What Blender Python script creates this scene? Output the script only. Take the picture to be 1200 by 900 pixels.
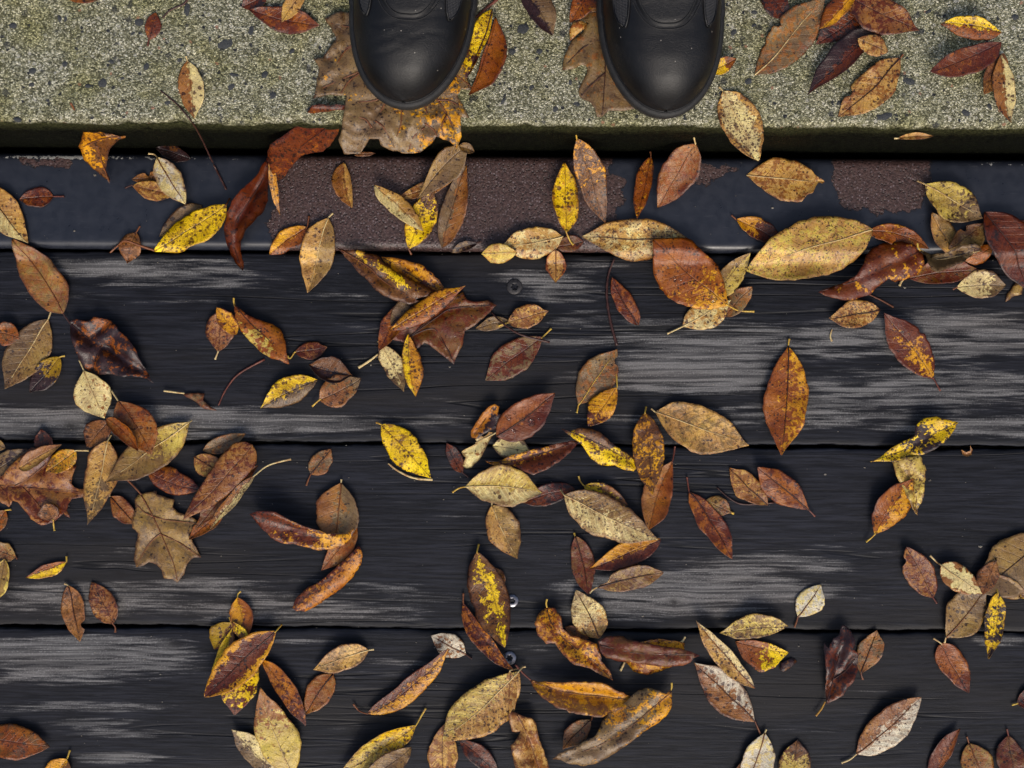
import bpy, bmesh, math, random
import numpy as np
from mathutils import Vector, Matrix, noise as mnoise
from mathutils.geometry import delaunay_2d_cdt

# ---------------------------------------------------------------- scene, camera, light
for o in list(bpy.data.objects):
    bpy.data.objects.remove(o)
scene = bpy.context.scene
COL = scene.collection
CAM_H = 1.45                      # lens height above the planks (m)
PX = 0.00085                      # metres per photo pixel at plank level
STEP = 0.14                       # height of the concrete above the planks
STEEL = 0.010                     # height of the steel channel above the planks

cam_d = bpy.data.cameras.new("camera")
cam = bpy.data.objects.new("camera", cam_d)
COL.objects.link(cam)
cam.location = (0, 0, CAM_H)
cam.rotation_euler = (0, 0, 0)
cam_d.sensor_fit = 'HORIZONTAL'
cam_d.sensor_width = 36.0
cam_d.lens = 36.0 * CAM_H / (1200 * PX)
cam_d.clip_start = 0.05
cam_d.clip_end = 500
scene.camera = cam

SUN_EL, SUN_AZ = math.radians(44), math.radians(172)   # azimuth clockwise from +Y (top of picture)
world = bpy.data.worlds.new("World")
scene.world = world
world.use_nodes = True
wn = world.node_tree
for n in list(wn.nodes):
    wn.nodes.remove(n)
sky = wn.nodes.new("ShaderNodeTexSky")
sky.sky_type = 'NISHITA'
sky.sun_disc = False
sky.sun_elevation = SUN_EL
sky.sun_rotation = SUN_AZ
sky.air_density = 1.0
sky.dust_density = 4.0
sky.ozone_density = 0.6
bgn = wn.nodes.new("ShaderNodeBackground")
bgn.inputs["Strength"].default_value = 0.11
wout = wn.nodes.new("ShaderNodeOutputWorld")
wn.links.new(sky.outputs[0], bgn.inputs[0])
wn.links.new(bgn.outputs[0], wout.inputs[0])

sun_d = bpy.data.lights.new("sun", 'SUN')
sun_d.energy = 1.3
sun_d.angle = math.radians(22)
sun_d.color = (1.0, 0.95, 0.88)
sun = bpy.data.objects.new("sun", sun_d)
COL.objects.link(sun)
sd = Vector((math.sin(SUN_AZ) * math.cos(SUN_EL), math.cos(SUN_AZ) * math.cos(SUN_EL), math.sin(SUN_EL)))
sun.rotation_euler = (-sd).to_track_quat('-Z', 'Y').to_euler()

scene.render.engine = 'CYCLES'
scene.view_settings.view_transform = 'Standard'
scene.view_settings.look = 'None'
scene.view_settings.exposure = 0.38
scene.view_settings.gamma = 1.0
scene.view_settings.use_curve_mapping = False

# ---------------------------------------------------------------- helpers
def P(px, py, z=0.0):
    s = PX * (CAM_H - z) / CAM_H
    return Vector(((px - 600) * s, (450 - py) * s, z))

def lin(c, k=1.0):
    out = []
    for v in c:
        v = v / 255.0
        v = v / 12.92 if v <= 0.04045 else ((v + 0.055) / 1.055) ** 2.4
        out.append(v * k)
    return tuple(out)

def tag(o, label=None, cat=None, group=None, kind=None):
    if label: o["label"] = label
    if cat: o["category"] = cat
    if group: o["group"] = group
    if kind: o["kind"] = kind
    return o

def empty(name, loc=(0, 0, 0), rz=0.0):
    o = bpy.data.objects.new(name, None)
    COL.objects.link(o)
    o.location = loc
    o.rotation_euler = (0, 0, rz)
    o.empty_display_size = 0.01
    return o

def mesh_obj(name, verts, faces, mat, parent=None, smooth=True, attrs=None, cols=None):
    me = bpy.data.meshes.new(name)
    me.from_pydata([tuple(v) for v in verts], [], faces)
    if smooth:
        me.polygons.foreach_set("use_smooth", [True] * len(me.polygons))
    for k, arr in (attrs or {}).items():
        a = me.attributes.new(k, 'FLOAT', 'POINT')
        a.data.foreach_set("value", np.asarray(arr, dtype=np.float32).ravel())
    for k, c in (cols or {}).items():
        a = me.attributes.new(k, 'FLOAT_COLOR', 'POINT')
        arr = np.tile(np.array(list(c[:3]) + [1.0], dtype=np.float32), len(me.vertices))
        a.data.foreach_set("color", arr)
    me.materials.append(mat)
    me.update()
    o = bpy.data.objects.new(name, me)
    COL.objects.link(o)
    if parent is not None:
        o.parent = parent
    return o

def bm_obj(name, bm, mat, parent=None, smooth=True):
    me = bpy.data.meshes.new(name)
    bmesh.ops.recalc_face_normals(bm, faces=bm.faces)
    bm.to_mesh(me)
    bm.free()
    if smooth:
        me.polygons.foreach_set("use_smooth", [True] * len(me.polygons))
    me.materials.append(mat)
    o = bpy.data.objects.new(name, me)
    COL.objects.link(o)
    if parent is not None:
        o.parent = parent
    return o

def catmull(pts, n=6):
    pts = [Vector(p) for p in pts]
    if len(pts) < 3:
        return [pts[0].lerp(pts[-1], i / n) for i in range(n + 1)]
    out = []
    for i in range(len(pts) - 1):
        p0 = pts[max(i - 1, 0)]; p1 = pts[i]; p2 = pts[i + 1]; p3 = pts[min(i + 2, len(pts) - 1)]
        for k in range(n):
            t = k / n
            out.append(0.5 * ((2 * p1) + (p2 - p0) * t + (2 * p0 - 5 * p1 + 4 * p2 - p3) * t * t + (3 * p1 - p0 - 3 * p2 + p3) * t ** 3))
    out.append(pts[-1])
    return out

def tube(pts, radii, sides=7, flat=1.0):
    """tapered tube along points; returns verts, faces"""
    n = len(pts)
    vs, fs = [], []
    for i, p in enumerate(pts):
        d = (pts[min(i + 1, n - 1)] - pts[max(i - 1, 0)])
        d = d.normalized() if d.length > 1e-9 else Vector((1, 0, 0))
        up = Vector((0, 0, 1))
        if abs(d.z) > 0.95: up = Vector((0, 1, 0))
        a = d.cross(up).normalized(); b = a.cross(d).normalized()
        r = radii[i] if hasattr(radii, '__len__') else radii
        for k in range(sides):
            th = 2 * math.pi * k / sides
            vs.append(p + a * (r * math.cos(th)) + b * (r * flat * math.sin(th)))
    for i in range(n - 1):
        for k in range(sides):
            k2 = (k + 1) % sides
            fs.append((i * sides + k, i * sides + k2, (i + 1) * sides + k2, (i + 1) * sides + k))
    fs.append(tuple(range(sides - 1, -1, -1)))
    fs.append(tuple((n - 1) * sides + k for k in range(sides)))
    return vs, fs

class NT:
    """small node-tree writer"""
    def __init__(self, name):
        self.mat = bpy.data.materials.new(name)
        self.mat.use_nodes = True
        self.t = self.mat.node_tree
        for n in list(self.t.nodes):
            self.t.nodes.remove(n)
        self.out = self.t.nodes.new("ShaderNodeOutputMaterial")
    def put(self, sock, v):
        if isinstance(v, bpy.types.NodeSocket):
            self.t.links.new(v, sock)
        elif isinstance(v, (tuple, list)) and sock.type == 'RGBA':
            sock.default_value = tuple(v[:3]) + (1.0,)
        else:
            sock.default_value = v
    def n(self, ty, **kw):
        nd = self.t.nodes.new("ShaderNode" + ty)
        ins = kw.pop('ins', {})
        for k, v in kw.items():
            setattr(nd, k, v)
        for k, v in ins.items():
            self.put(nd.inputs[k], v)
        return nd
    def attr(self, name, out='Fac'):
        return self.n("Attribute", attribute_name=name).outputs[out]
    def m(self, op, a, b=None, c=None, clamp=False):
        nd = self.t.nodes.new("ShaderNodeMath"); nd.operation = op; nd.use_clamp = clamp
        self.put(nd.inputs[0], a)
        if b is not None: self.put(nd.inputs[1], b)
        if c is not None: self.put(nd.inputs[2], c)
        return nd.outputs[0]
    def ss(self, v, lo, hi, a=0.0, b=1.0):
        nd = self.t.nodes.new("ShaderNodeMapRange"); nd.interpolation_type = 'SMOOTHSTEP'
        for i, x in enumerate((v, lo, hi, a, b)): self.put(nd.inputs[i], x)
        return nd.outputs[0]
    def lr(self, v, lo, hi, a=0.0, b=1.0):
        nd = self.t.nodes.new("ShaderNodeMapRange")
        for i, x in enumerate((v, lo, hi, a, b)): self.put(nd.inputs[i], x)
        return nd.outputs[0]
    def mix(self, f, a, b, mode='MIX'):
        nd = self.t.nodes.new("ShaderNodeMix"); nd.data_type = 'RGBA'; nd.blend_type = mode
        self.put(nd.inputs[0], f); self.put(nd.inputs[6], a); self.put(nd.inputs[7], b)
        return nd.outputs[2]
    def noise(self, vec, scale, detail=3.0, rough=0.5, dist=0.0, out='Fac'):
        nd = self.n("TexNoise", ins={"Vector": vec, "Scale": scale, "Detail": detail, "Roughness": rough, "Distortion": dist})
        return nd.outputs[out]
    def vor(self, vec, scale, feature='F1', rnd=1.0, dim='3D'):
        nd = self.t.nodes.new("ShaderNodeTexVoronoi"); nd.feature = feature; nd.voronoi_dimensions = dim
        self.put(nd.inputs["Vector"], vec); self.put(nd.inputs["Scale"], scale); self.put(nd.inputs["Randomness"], rnd)
        return nd
    def xyz(self, x, y, z):
        nd = self.t.nodes.new("ShaderNodeCombineXYZ")
        for i, v in enumerate((x, y, z)): self.put(nd.inputs[i], v)
        return nd.outputs[0]
    def sep(self, v):
        nd = self.t.nodes.new("ShaderNodeSeparateXYZ"); self.put(nd.inputs[0], v)
        return nd.outputs
    def vadd(self, a, b):
        nd = self.t.nodes.new("ShaderNodeVectorMath"); nd.operation = 'ADD'
        self.put(nd.inputs[0], a); self.put(nd.inputs[1], b)
        return nd.outputs[0]
    def bump(self, h, strength, dist, normal=None):
        nd = self.t.nodes.new("ShaderNodeBump")
        self.put(nd.inputs["Height"], h); nd.inputs["Strength"].default_value = strength
        nd.inputs["Distance"].default_value = dist
        if normal is not None: self.put(nd.inputs["Normal"], normal)
        return nd.outputs[0]
    def bsdf(self, **kw):
        b = self.t.nodes.new("ShaderNodeBsdfPrincipled")
        names = {'col': "Base Color", 'rough': "Roughness", 'nor': "Normal", 'metal': "Metallic", 'spec': "Specular IOR Level",
                 'coat': "Coat Weight", 'coatr': "Coat Roughness", 'trans': "Transmission Weight", 'ior': "IOR", 'sheen': "Sheen Weight"}
        for k, v in kw.items(): self.put(b.inputs[names[k]], v)
        self.t.links.new(b.outputs[0], self.out.inputs[0])
        return self.mat

# ---------------------------------------------------------------- materials
def obj_coord(w):
    return w.n("TexCoord").outputs["Object"]

def make_leaf_mat():
    w = NT("leaf")
    u, v, d = w.attr("u"), w.attr("v"), w.attr("d")
    side, mask, rnd, sp, ss_, vn = (w.attr(k) for k in ("side", "mask", "rnd", "sp", "ss", "vn"))
    cA, cB, cU = w.attr("cA", 'Color'), w.attr("cB", 'Color'), w.attr("cU", 'Color')
    pos = obj_coord(w)
    vec = w.vadd(pos, w.xyz(w.m('MULTIPLY', rnd, 7.3), w.m('MULTIPLY', rnd, 3.1), w.m('MULTIPLY', side, 2.0)))
    ra = w.m('FRACT', w.m('MULTIPLY', rnd, 7.13)); rb = w.m('FRACT', w.m('MULTIPLY', rnd, 3.71)); rc_ = w.m('FRACT', w.m('MULTIPLY', rnd, 5.37))
    n1 = w.noise(vec, w.lr(rb, 0, 1, 65, 175), 6, 0.66, 0.4)
    n2 = w.noise(vec, 330, 4, 0.65)
    n3 = w.noise(vec, 900, 2, 0.6)
    mm = w.m('ADD', mask, w.m('ADD', w.m('MULTIPLY', w.m('SUBTRACT', n1, 0.5), 1.9), w.m('MULTIPLY', w.m('SUBTRACT', n2, 0.5), 1.0)))
    fac = w.ss(mm, 0.44, 0.56)
    col = w.mix(fac, cA, cB)
    # broad tonal drift and fine mottling
    drift = w.noise(w.vadd(vec, (4.0, 1.0, 0.0)), 38, 3, 0.6)
    hsv = w.n("HueSaturation", ins={"Hue": w.lr(drift, 0.25, 0.75, 0.487, 0.512), "Saturation": w.lr(n2, 0.2, 0.8, 1.0, 1.22),
                                    "Value": w.lr(drift, 0.3, 0.7, 0.66, 1.28), "Color": col})
    col = hsv.outputs[0]
    col = w.mix(w.ss(n3, 0.45, 0.75, 0.0, 0.55), col, w.mix(1.0, col, (0.42, 0.36, 0.33), 'MULTIPLY'))
    blot = w.noise(w.vadd(vec, (9.0, 2.0, 5.0)), w.lr(rc_, 0, 1, 80, 240), 6, 0.74, 0.5)
    col = w.mix(w.m('MULTIPLY', w.ss(blot, 0.50, 0.64), w.lr(ra, 0, 1, 0.12, 0.85)), col, w.mix(1.0, col, (0.38, 0.26, 0.22), 'MULTIPLY'))
    pale = w.noise(w.vadd(vec, (1.0, 6.0, 2.0)), 240, 5, 0.7)
    col = w.mix(w.ss(pale, 0.56, 0.70, 0.0, 0.40), col, w.mix(1.0, col, (1.5, 1.45, 1.3), 'MULTIPLY'))
    rot = w.noise(w.vadd(vec, (6.0, 4.0, 8.0)), 95, 6, 0.72, 0.6)
    col = w.mix(w.ss(w.m('ADD', rot, w.m('MULTIPLY', sp, 0.10)), 0.60, 0.66, 0.0, w.lr(rb, 0, 1, 0.9, 0.25)), col, w.mix(1.0, col, (0.28, 0.17, 0.14), 'MULTIPLY'))
    # underside is duller
    col = w.mix(side, col, cU)
    # dark blemish spots
    vo = w.vor(w.vadd(vec, w.xyz(w.m('MULTIPLY', n2, 0.006), w.m('MULTIPLY', blot, 0.006), 0.0)), w.m('DIVIDE', 320.0, ss_), dim='2D')
    cellr = w.sep(vo.outputs["Color"])
    rad = w.m('MULTIPLY_ADD', cellr[1], 0.36, 0.10)
    inside = w.m('SUBTRACT', 1.0, w.ss(w.m('DIVIDE', vo.outputs["Distance"], rad), 0.75, 1.15))
    on = w.m('LESS_THAN', cellr[0], w.m('MULTIPLY', sp, w.ss(w.noise(w.vadd(vec, (2.0, 9.0, 1.0)), 55, 2), 0.36, 0.62, 0.25, 1.5)))
    spot = w.m('MULTIPLY', inside, on)
    vo2 = w.vor(w.vadd(vec, (3.0, 8.0, 0.0)), 620, dim='2D')
    c2 = w.sep(vo2.outputs["Color"])
    sp2 = w.m('MULTIPLY', w.m('SUBTRACT', 1.0, w.ss(vo2.outputs["Distance"], 0.18, 0.36)), w.m('LESS_THAN', c2[0], w.m('MULTIPLY', sp, 0.45)))
    spot = w.m('MAXIMUM', spot, w.m('MULTIPLY', sp2, 0.8))
    col = w.mix(w.m('MULTIPLY', spot, 0.92), col, w.mix(1.0, col, (0.13, 0.075, 0.085), 'MULTIPLY'))
    # veins: midrib from distance, side veins from (u, v)
    av = w.m('ABSOLUTE', v)
    t = w.m('SUBTRACT', w.m('MULTIPLY_ADD', u, 10.0, w.m('MULTIPLY', n1, 0.5)), w.m('MULTIPLY', av, 1.7))
    fr = w.m('ABSOLUTE', w.m('SUBTRACT', w.m('FRACT', t), 0.5))
    sv = w.m('MULTIPLY', w.m('SUBTRACT', 1.0, w.ss(fr, 0.02, 0.10)), w.m('MULTIPLY', vn, w.m('SUBTRACT', 1.0, w.m('MULTIPLY', av, 0.7))))
    mid = w.m('SUBTRACT', 1.0, w.ss(d, 0.0002, 0.0009))
    vein = w.m('MAXIMUM', w.m('MULTIPLY', mid, 0.6), w.m('MULTIPLY', sv, 0.38))
    col = w.mix(vein, col, w.mix(1.0, col, (0.30, 0.22, 0.20), 'MULTIPLY'))
    edge_b = w.m('MULTIPLY', w.ss(w.m('ADD', av, w.m('MULTIPLY', w.m('SUBTRACT', n1, 0.5), 1.2)), 0.70, 0.95), w.ss(rc_, 0.55, 0.8, 0.0, 0.75))
    col = w.mix(edge_b, col, w.mix(1.0, col, (0.40, 0.25, 0.18), 'MULTIPLY'))
    band = w.m('MULTIPLY', w.ss(w.m('ADD', fr, w.m('MULTIPLY', w.m('SUBTRACT', n2, 0.5), 0.6)), 0.22, 0.34), w.m('MULTIPLY', vn, w.ss(ra, 0.6, 0.9, 0.0, 0.45)))
    col = w.mix(band, col, w.mix(1.0, col, (0.52, 0.36, 0.26), 'MULTIPLY'))
    # crisp brown margin
    rim = w.m('MULTIPLY', w.ss(av, 0.90, 1.0), w.ss(n2, 0.35, 0.6, 0.15, 0.8))
    col = w.mix(rim, col, w.mix(1.0, col, (0.48, 0.30, 0.20), 'MULTIPLY'))
    h = w.m('ADD', w.m('MULTIPLY', n1, 0.9), w.m('ADD', w.m('MULTIPLY', n2, 0.45), w.m('MULTIPLY', n3, 0.14)))
    h = w.m('SUBTRACT', h, w.m('MULTIPLY', vein, 0.5))
    nor = w.bump(h, 0.75, 0.0013)
    rough = w.lr(n1, 0.3, 0.7, 0.26, 0.52)
    return w.bsdf(col=col, rough=rough, nor=nor, spec=0.5)

def make_stem_mat():
    w = NT("leaf_stalk")
    c = w.attr("cA", 'Color')
    pos = obj_coord(w)
    n1 = w.noise(pos, 160, 3, 0.6)
    n2 = w.noise(pos, 900, 2)
    col = w.mix(w.ss(n1, 0.4, 0.7), c, w.mix(1.0, c, (0.55, 0.38, 0.3), 'MULTIPLY'))
    return w.bsdf(col=col, rough=0.45, nor=w.bump(n2, 0.4, 0.0004))

def make_wood_mat():
    w = NT("weathered_charcoal_plank")
    pos = obj_coord(w)
    s = w.sep(pos)
    gy, wear, rnd, knot = w.attr("gy"), w.attr("wear"), w.attr("rnd"), w.attr("knot")
    x = w.m('ADD', s[0], w.m('MULTIPLY', rnd, 5.0))
    gw = w.m('ADD', gy, w.m('MULTIPLY', w.m('SUBTRACT', w.noise(w.xyz(w.m('MULTIPLY', x, 3.0), w.m('MULTIPLY', gy, 9.0), rnd), 1.0, 2), 0.5), 0.012))
    wide = w.noise(w.xyz(w.m('MULTIPLY', x, 11.0), w.m('MULTIPLY', gw, 130.0), rnd), 1.0, 5, 0.66)
    fine = w.noise(w.xyz(w.m('MULTIPLY', x, 22.0), w.m('MULTIPLY', gw, 420.0), rnd), 1.0, 4, 0.6)
    xfine = w.noise(w.xyz(w.m('MULTIPLY', x, 90.0), w.m('MULTIPLY', gw, 1100.0), rnd), 1.0, 2, 0.6)
    speck = w.noise(pos, 650, 3, 0.65)
    big = w.noise(w.xyz(w.m('MULTIPLY', x, 2.4), w.m('MULTIPLY', gw, 16.0), rnd), 1.0, 3, 0.6)
    val = w.m('ADD', w.m('MULTIPLY', wear, 1.25), w.m('ADD', w.m('MULTIPLY', w.m('SUBTRACT', wide, 0.5), 1.75), w.m('MULTIPLY', w.m('SUBTRACT', fine, 0.5), 1.25)))
    val = w.m('ADD', val, w.m('MULTIPLY', w.m('SUBTRACT', speck, 0.5), 0.30))
    fac = w.ss(val, 0.48, 0.98)
    dark = w.mix(w.ss(fine, 0.35, 0.70), (0.0042, 0.0046, 0.0066), (0.0142, 0.0152, 0.0208))
    dark = w.mix(w.ss(big, 0.35, 0.7, 0.0, 0.7), dark, w.mix(1.0, dark, (1.7, 1.7, 1.75), 'MULTIPLY'))
    dark = w.mix(w.ss(xfine, 0.56, 0.74, 0.0, 0.45), dark, (0.026, 0.028, 0.036))
    grey = w.mix(w.ss(fine, 0.3, 0.65), (0.055, 0.0535, 0.055), (0.165, 0.160, 0.157))
    grey = w.mix(w.ss(speck, 0.50, 0.72, 0.0, 0.6), grey, (0.30, 0.292, 0.288))
    gl = w.noise(w.xyz(w.m('MULTIPLY', x, 5.0), w.m('MULTIPLY', gw, 360.0), w.m('ADD', rnd, 3.0)), 1.0, 3, 0.6)
    grey = w.mix(w.ss(gl, 0.50, 0.60, 0.0, 0.62), grey, (0.022, 0.022, 0.025))
    warm = w.noise(w.xyz(w.m('MULTIPLY', x, 2.0), w.m('MULTIPLY', gw, 11.0), w.m('ADD', rnd, 7.0)), 1.0, 3, 0.6)
    dark = w.mix(w.ss(warm, 0.48, 0.68, 0.0, 0.65), dark, (0.021, 0.0185, 0.0175))
    grey = w.mix(w.ss(warm, 0.45, 0.65, 0.0, 0.35), grey, w.mix(1.0, grey, (1.05, 0.93, 0.82), 'MULTIPLY'))
    col = w.mix(fac, dark, grey)
    col = w.mix(w.m('MULTIPLY', knot, 0.8), col, (0.010, 0.009, 0.009))
    # long checks
    ck = w.noise(w.xyz(w.m('MULTIPLY', x, 1.5), w.m('MULTIPLY', gw, 42.0), w.m('ADD', rnd, 5.0)), 1.0, 2, 0.5)
    line = w.m('SUBTRACT', 1.0, w.ss(w.m('ABSOLUTE', w.m('SUBTRACT', ck, 0.5)), 0.003, 0.016))
    gate = w.ss(w.noise(w.xyz(w.m('MULTIPLY', x, 2.2), w.m('MULTIPLY', gw, 14.0), w.m('ADD', rnd, 9.0)), 1.0, 2), 0.46, 0.58)
    line = w.m('MULTIPLY', line, gate)
    col = w.mix(w.m('MULTIPLY', line, 0.85), col, (0.005, 0.005, 0.006))
    h = w.m('ADD', w.m('MULTIPLY', fine, 0.5), w.m('ADD', w.m('MULTIPLY', wide, 0.5), w.m('MULTIPLY', speck, 0.15)))
    h = w.m('SUBTRACT', h, w.m('MULTIPLY', line, 1.2))
    h = w.m('SUBTRACT', h, w.m('MULTIPLY', fac, 0.15))
    nor = w.bump(h, 0.7, 0.0007)
    rough = w.m('ADD', w.lr(fac, 0, 1, 0.50, 0.72), w.m('MULTIPLY', w.m('SUBTRACT', xfine, 0.5), 0.2))
    return w.bsdf(col=col, rough=rough, nor=nor, spec=0.20)

def make_concrete_mat():
    w = NT("exposed_aggregate_concrete")
    pos = obj_coord(w)
    s = w.sep(pos)
    warp = w.noise(pos, 220, 2, out='Color')
    pv = w.vadd(pos, w.n("VectorMath", operation='SCALE', ins={0: warp, "Scale": 0.0035}).outputs[0])
    v1 = w.vor(pv, 680)
    v2 = w.vor(w.vadd(pv, (1.0, 2.0, 0.5)), 210)
    r1 = w.sep(v1.outputs["Color"])
    r2 = w.sep(v2.outputs["Color"])
    grain = w.n("ValToRGB", ins={"Fac": r1[0]})
    cr = grain.color_ramp
    cr.elements[0].position = 0.0; cr.elements[0].color = (0.058, 0.056, 0.034, 1)
    cr.elements[1].position = 1.0; cr.elements[1].color = (0.76, 0.72, 0.56, 1)
    for p, c in ((0.25, (0.165, 0.158, 0.090, 1)), (0.5, (0.315, 0.305, 0.20, 1)), (0.8, (0.50, 0.475, 0.34, 1))):
        e = cr.elements.new(p); e.color = c
    col = grain.outputs[0]
    gap = w.ss(v1.outputs["Distance"], 0.36, 0.72)
    col = w.mix(w.m('MULTIPLY', gap, 0.62), col, (0.055, 0.052, 0.022))
    # scattered larger stones: pale, tan, blue-black
    st = w.m('SUBTRACT', 1.0, w.ss(v2.outputs["Distance"], 0.26, 0.40))
    col = w.mix(w.m('MULTIPLY', st, w.m('LESS_THAN', r2[0], 0.16)), col, (0.40, 0.38, 0.31))
    col = w.mix(w.m('MULTIPLY', st, w.m('GREATER_THAN', r2[0], 0.90)), col, (0.022, 0.024, 0.028))
    col = w.mix(w.m('MULTIPLY', st, w.m('LESS_THAN', w.m('ABSOLUTE', w.m('SUBTRACT', r2[0], 0.5)), 0.012)), col, (0.30, 0.17, 0.11))
    v3 = w.vor(w.vadd(pv, (5.0, 1.0, 0.2)), 62)
    r3 = w.sep(v3.outputs["Color"])
    nr = w.noise(pos, 330, 3, 0.6)
    st3 = w.m('SUBTRACT', 1.0, w.ss(w.m('ADD', v3.outputs["Distance"], w.m('MULTIPLY', w.m('SUBTRACT', nr, 0.5), 0.5)), 0.17, 0.23))
    col = w.mix(w.m('MULTIPLY', w.m('MULTIPLY', st3, w.m('GREATER_THAN', r3[0], 0.70)), 0.8), col, (0.030, 0.032, 0.034))
    # moss film
    mo = w.noise(pos, 16, 5, 0.65)
    moss = w.ss(mo, 0.42, 0.66, 0.0, 0.85)
    col = w.mix(moss, col, w.mix(1.0, col, (0.72, 0.71, 0.42), 'MULTIPLY'))
    pale = w.noise(w.vadd(pos, (3.0, 3.0, 3.0)), 24, 4, 0.6)
    col = w.mix(w.ss(pale, 0.5, 0.7, 0.0, 0.35), col, w.mix(1.0, col, (1.5, 1.44, 1.28), 'MULTIPLY'))
    # riser colour: mossy green near the top edge, near-black towards the bottom
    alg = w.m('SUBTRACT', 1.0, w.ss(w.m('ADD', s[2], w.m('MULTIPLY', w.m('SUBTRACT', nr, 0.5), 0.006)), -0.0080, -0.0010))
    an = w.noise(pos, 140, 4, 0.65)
    riser_c = w.mix(w.ss(an, 0.35, 0.7), (0.0016, 0.0017, 0.0009), (0.006, 0.007, 0.003))
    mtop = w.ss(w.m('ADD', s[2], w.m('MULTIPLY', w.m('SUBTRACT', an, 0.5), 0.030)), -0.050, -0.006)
    riser_c = w.mix(mtop, riser_c, w.mix(w.ss(nr, 0.35, 0.65), (0.014, 0.015, 0.006), (0.052, 0.054, 0.022)))
    col = w.mix(alg, col, riser_c)
    h = w.m('SUBTRACT', w.m('MULTIPLY', r1[1], 0.6), w.m('MULTIPLY', v1.outputs["Distance"], 1.2))
    h = w.m('ADD', h, w.m('MULTIPLY', nr, 0.8))
    nor = w.bump(h, 0.8, 0.0012)
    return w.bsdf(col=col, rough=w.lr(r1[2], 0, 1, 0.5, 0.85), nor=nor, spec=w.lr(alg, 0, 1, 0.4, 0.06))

def make_steel_mat():
    w = NT("painted_rusty_steel")
    pos = obj_coord(w)
    rust, chip = w.attr("rust"), w.attr("chip")
    n1 = w.noise(pos, 90, 4, 0.6)
    n2 = w.noise(pos, 420, 3, 0.6)
    n3 = w.noise(pos, 1000, 2, 0.6)
    rm = w.m('ADD', rust, w.m('ADD', w.m('MULTIPLY', w.m('SUBTRACT', n1, 0.5), 0.75), w.m('MULTIPLY', w.m('SUBTRACT', n2, 0.5), 0.25)))
    bare = w.ss(rm, 0.49, 0.51)
    edge = w.m('MULTIPLY', w.ss(rm, 0.42, 0.50), w.m('SUBTRACT', 1.0, bare))
    paint = w.mix(w.ss(n1, 0.3, 0.7), (0.0140, 0.0165, 0.0245), (0.0200, 0.0230, 0.0330))
    scr = w.noise(w.xyz(w.m('MULTIPLY', w.sep(pos)[0], 60.0), w.m('MULTIPLY', w.sep(pos)[1], 420.0), 0.0), 1.0, 3)
    paint = w.mix(w.ss(scr, 0.60, 0.75, 0.0, 0.3), paint, (0.055, 0.058, 0.066))
    vo = w.vor(pos, 420)
    rr = w.sep(vo.outputs["Color"])
    rc = w.mix(w.ss(n2, 0.30, 0.70), (0.026, 0.013, 0.011), (0.086, 0.048, 0.042))
    rc = w.mix(w.m('MULTIPLY', w.ss(rr[0], 0.62, 0.95), w.m('SUBTRACT', 1.0, w.ss(vo.outputs["Distance"], 0.2, 0.5))), rc, (0.165, 0.125, 0.13))
    rc = w.mix(w.ss(n1, 0.52, 0.72, 0.0, 0.6), rc, (0.052, 0.026, 0.018))
    pit = w.m('MULTIPLY', w.m('SUBTRACT', 1.0, w.ss(w.vor(w.vadd(pos, (2.0, 0.0, 0.0)), 260).outputs["Distance"], 0.12, 0.34)), 0.8)
    rc = w.mix(pit, rc, (0.014, 0.009, 0.009))
    col = w.mix(bare, paint, rc)
    col = w.mix(w.m('MULTIPLY', edge, 0.75), col, (0.012, 0.009, 0.008))
    cm = w.ss(w.m('ADD', chip, w.m('ADD', w.m('MULTIPLY', w.m('SUBTRACT', n2, 0.5), 1.6), w.m('MULTIPLY', w.m('SUBTRACT', n1, 0.5), 1.2))), 0.56, 0.62)
    cm = w.m('MULTIPLY', cm, w.m('SUBTRACT', 1.0, bare))
    col = w.mix(cm, col, w.mix(w.ss(n3, 0.4, 0.6), (0.26, 0.25, 0.22), (0.42, 0.41, 0.38)))
    h = w.m('ADD', w.m('MULTIPLY', w.m('SUBTRACT', 1.0, bare), 1.0), w.m('MULTIPLY', bare, w.m('SUBTRACT', w.m('MULTIPLY', n2, 0.7), w.m('MULTIPLY', pit, 0.5))))
    h = w.m('ADD', h, w.m('MULTIPLY', n3, 0.03))
    nor = w.bump(h, 0.8, 0.0011)
    rough = w.m('ADD', w.m('MULTIPLY', bare, 0.10), w.lr(n1, 0.3, 0.7, 0.27, 0.40))
    return w.bsdf(col=col, rough=rough, nor=nor, spec=0.5)

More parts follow.
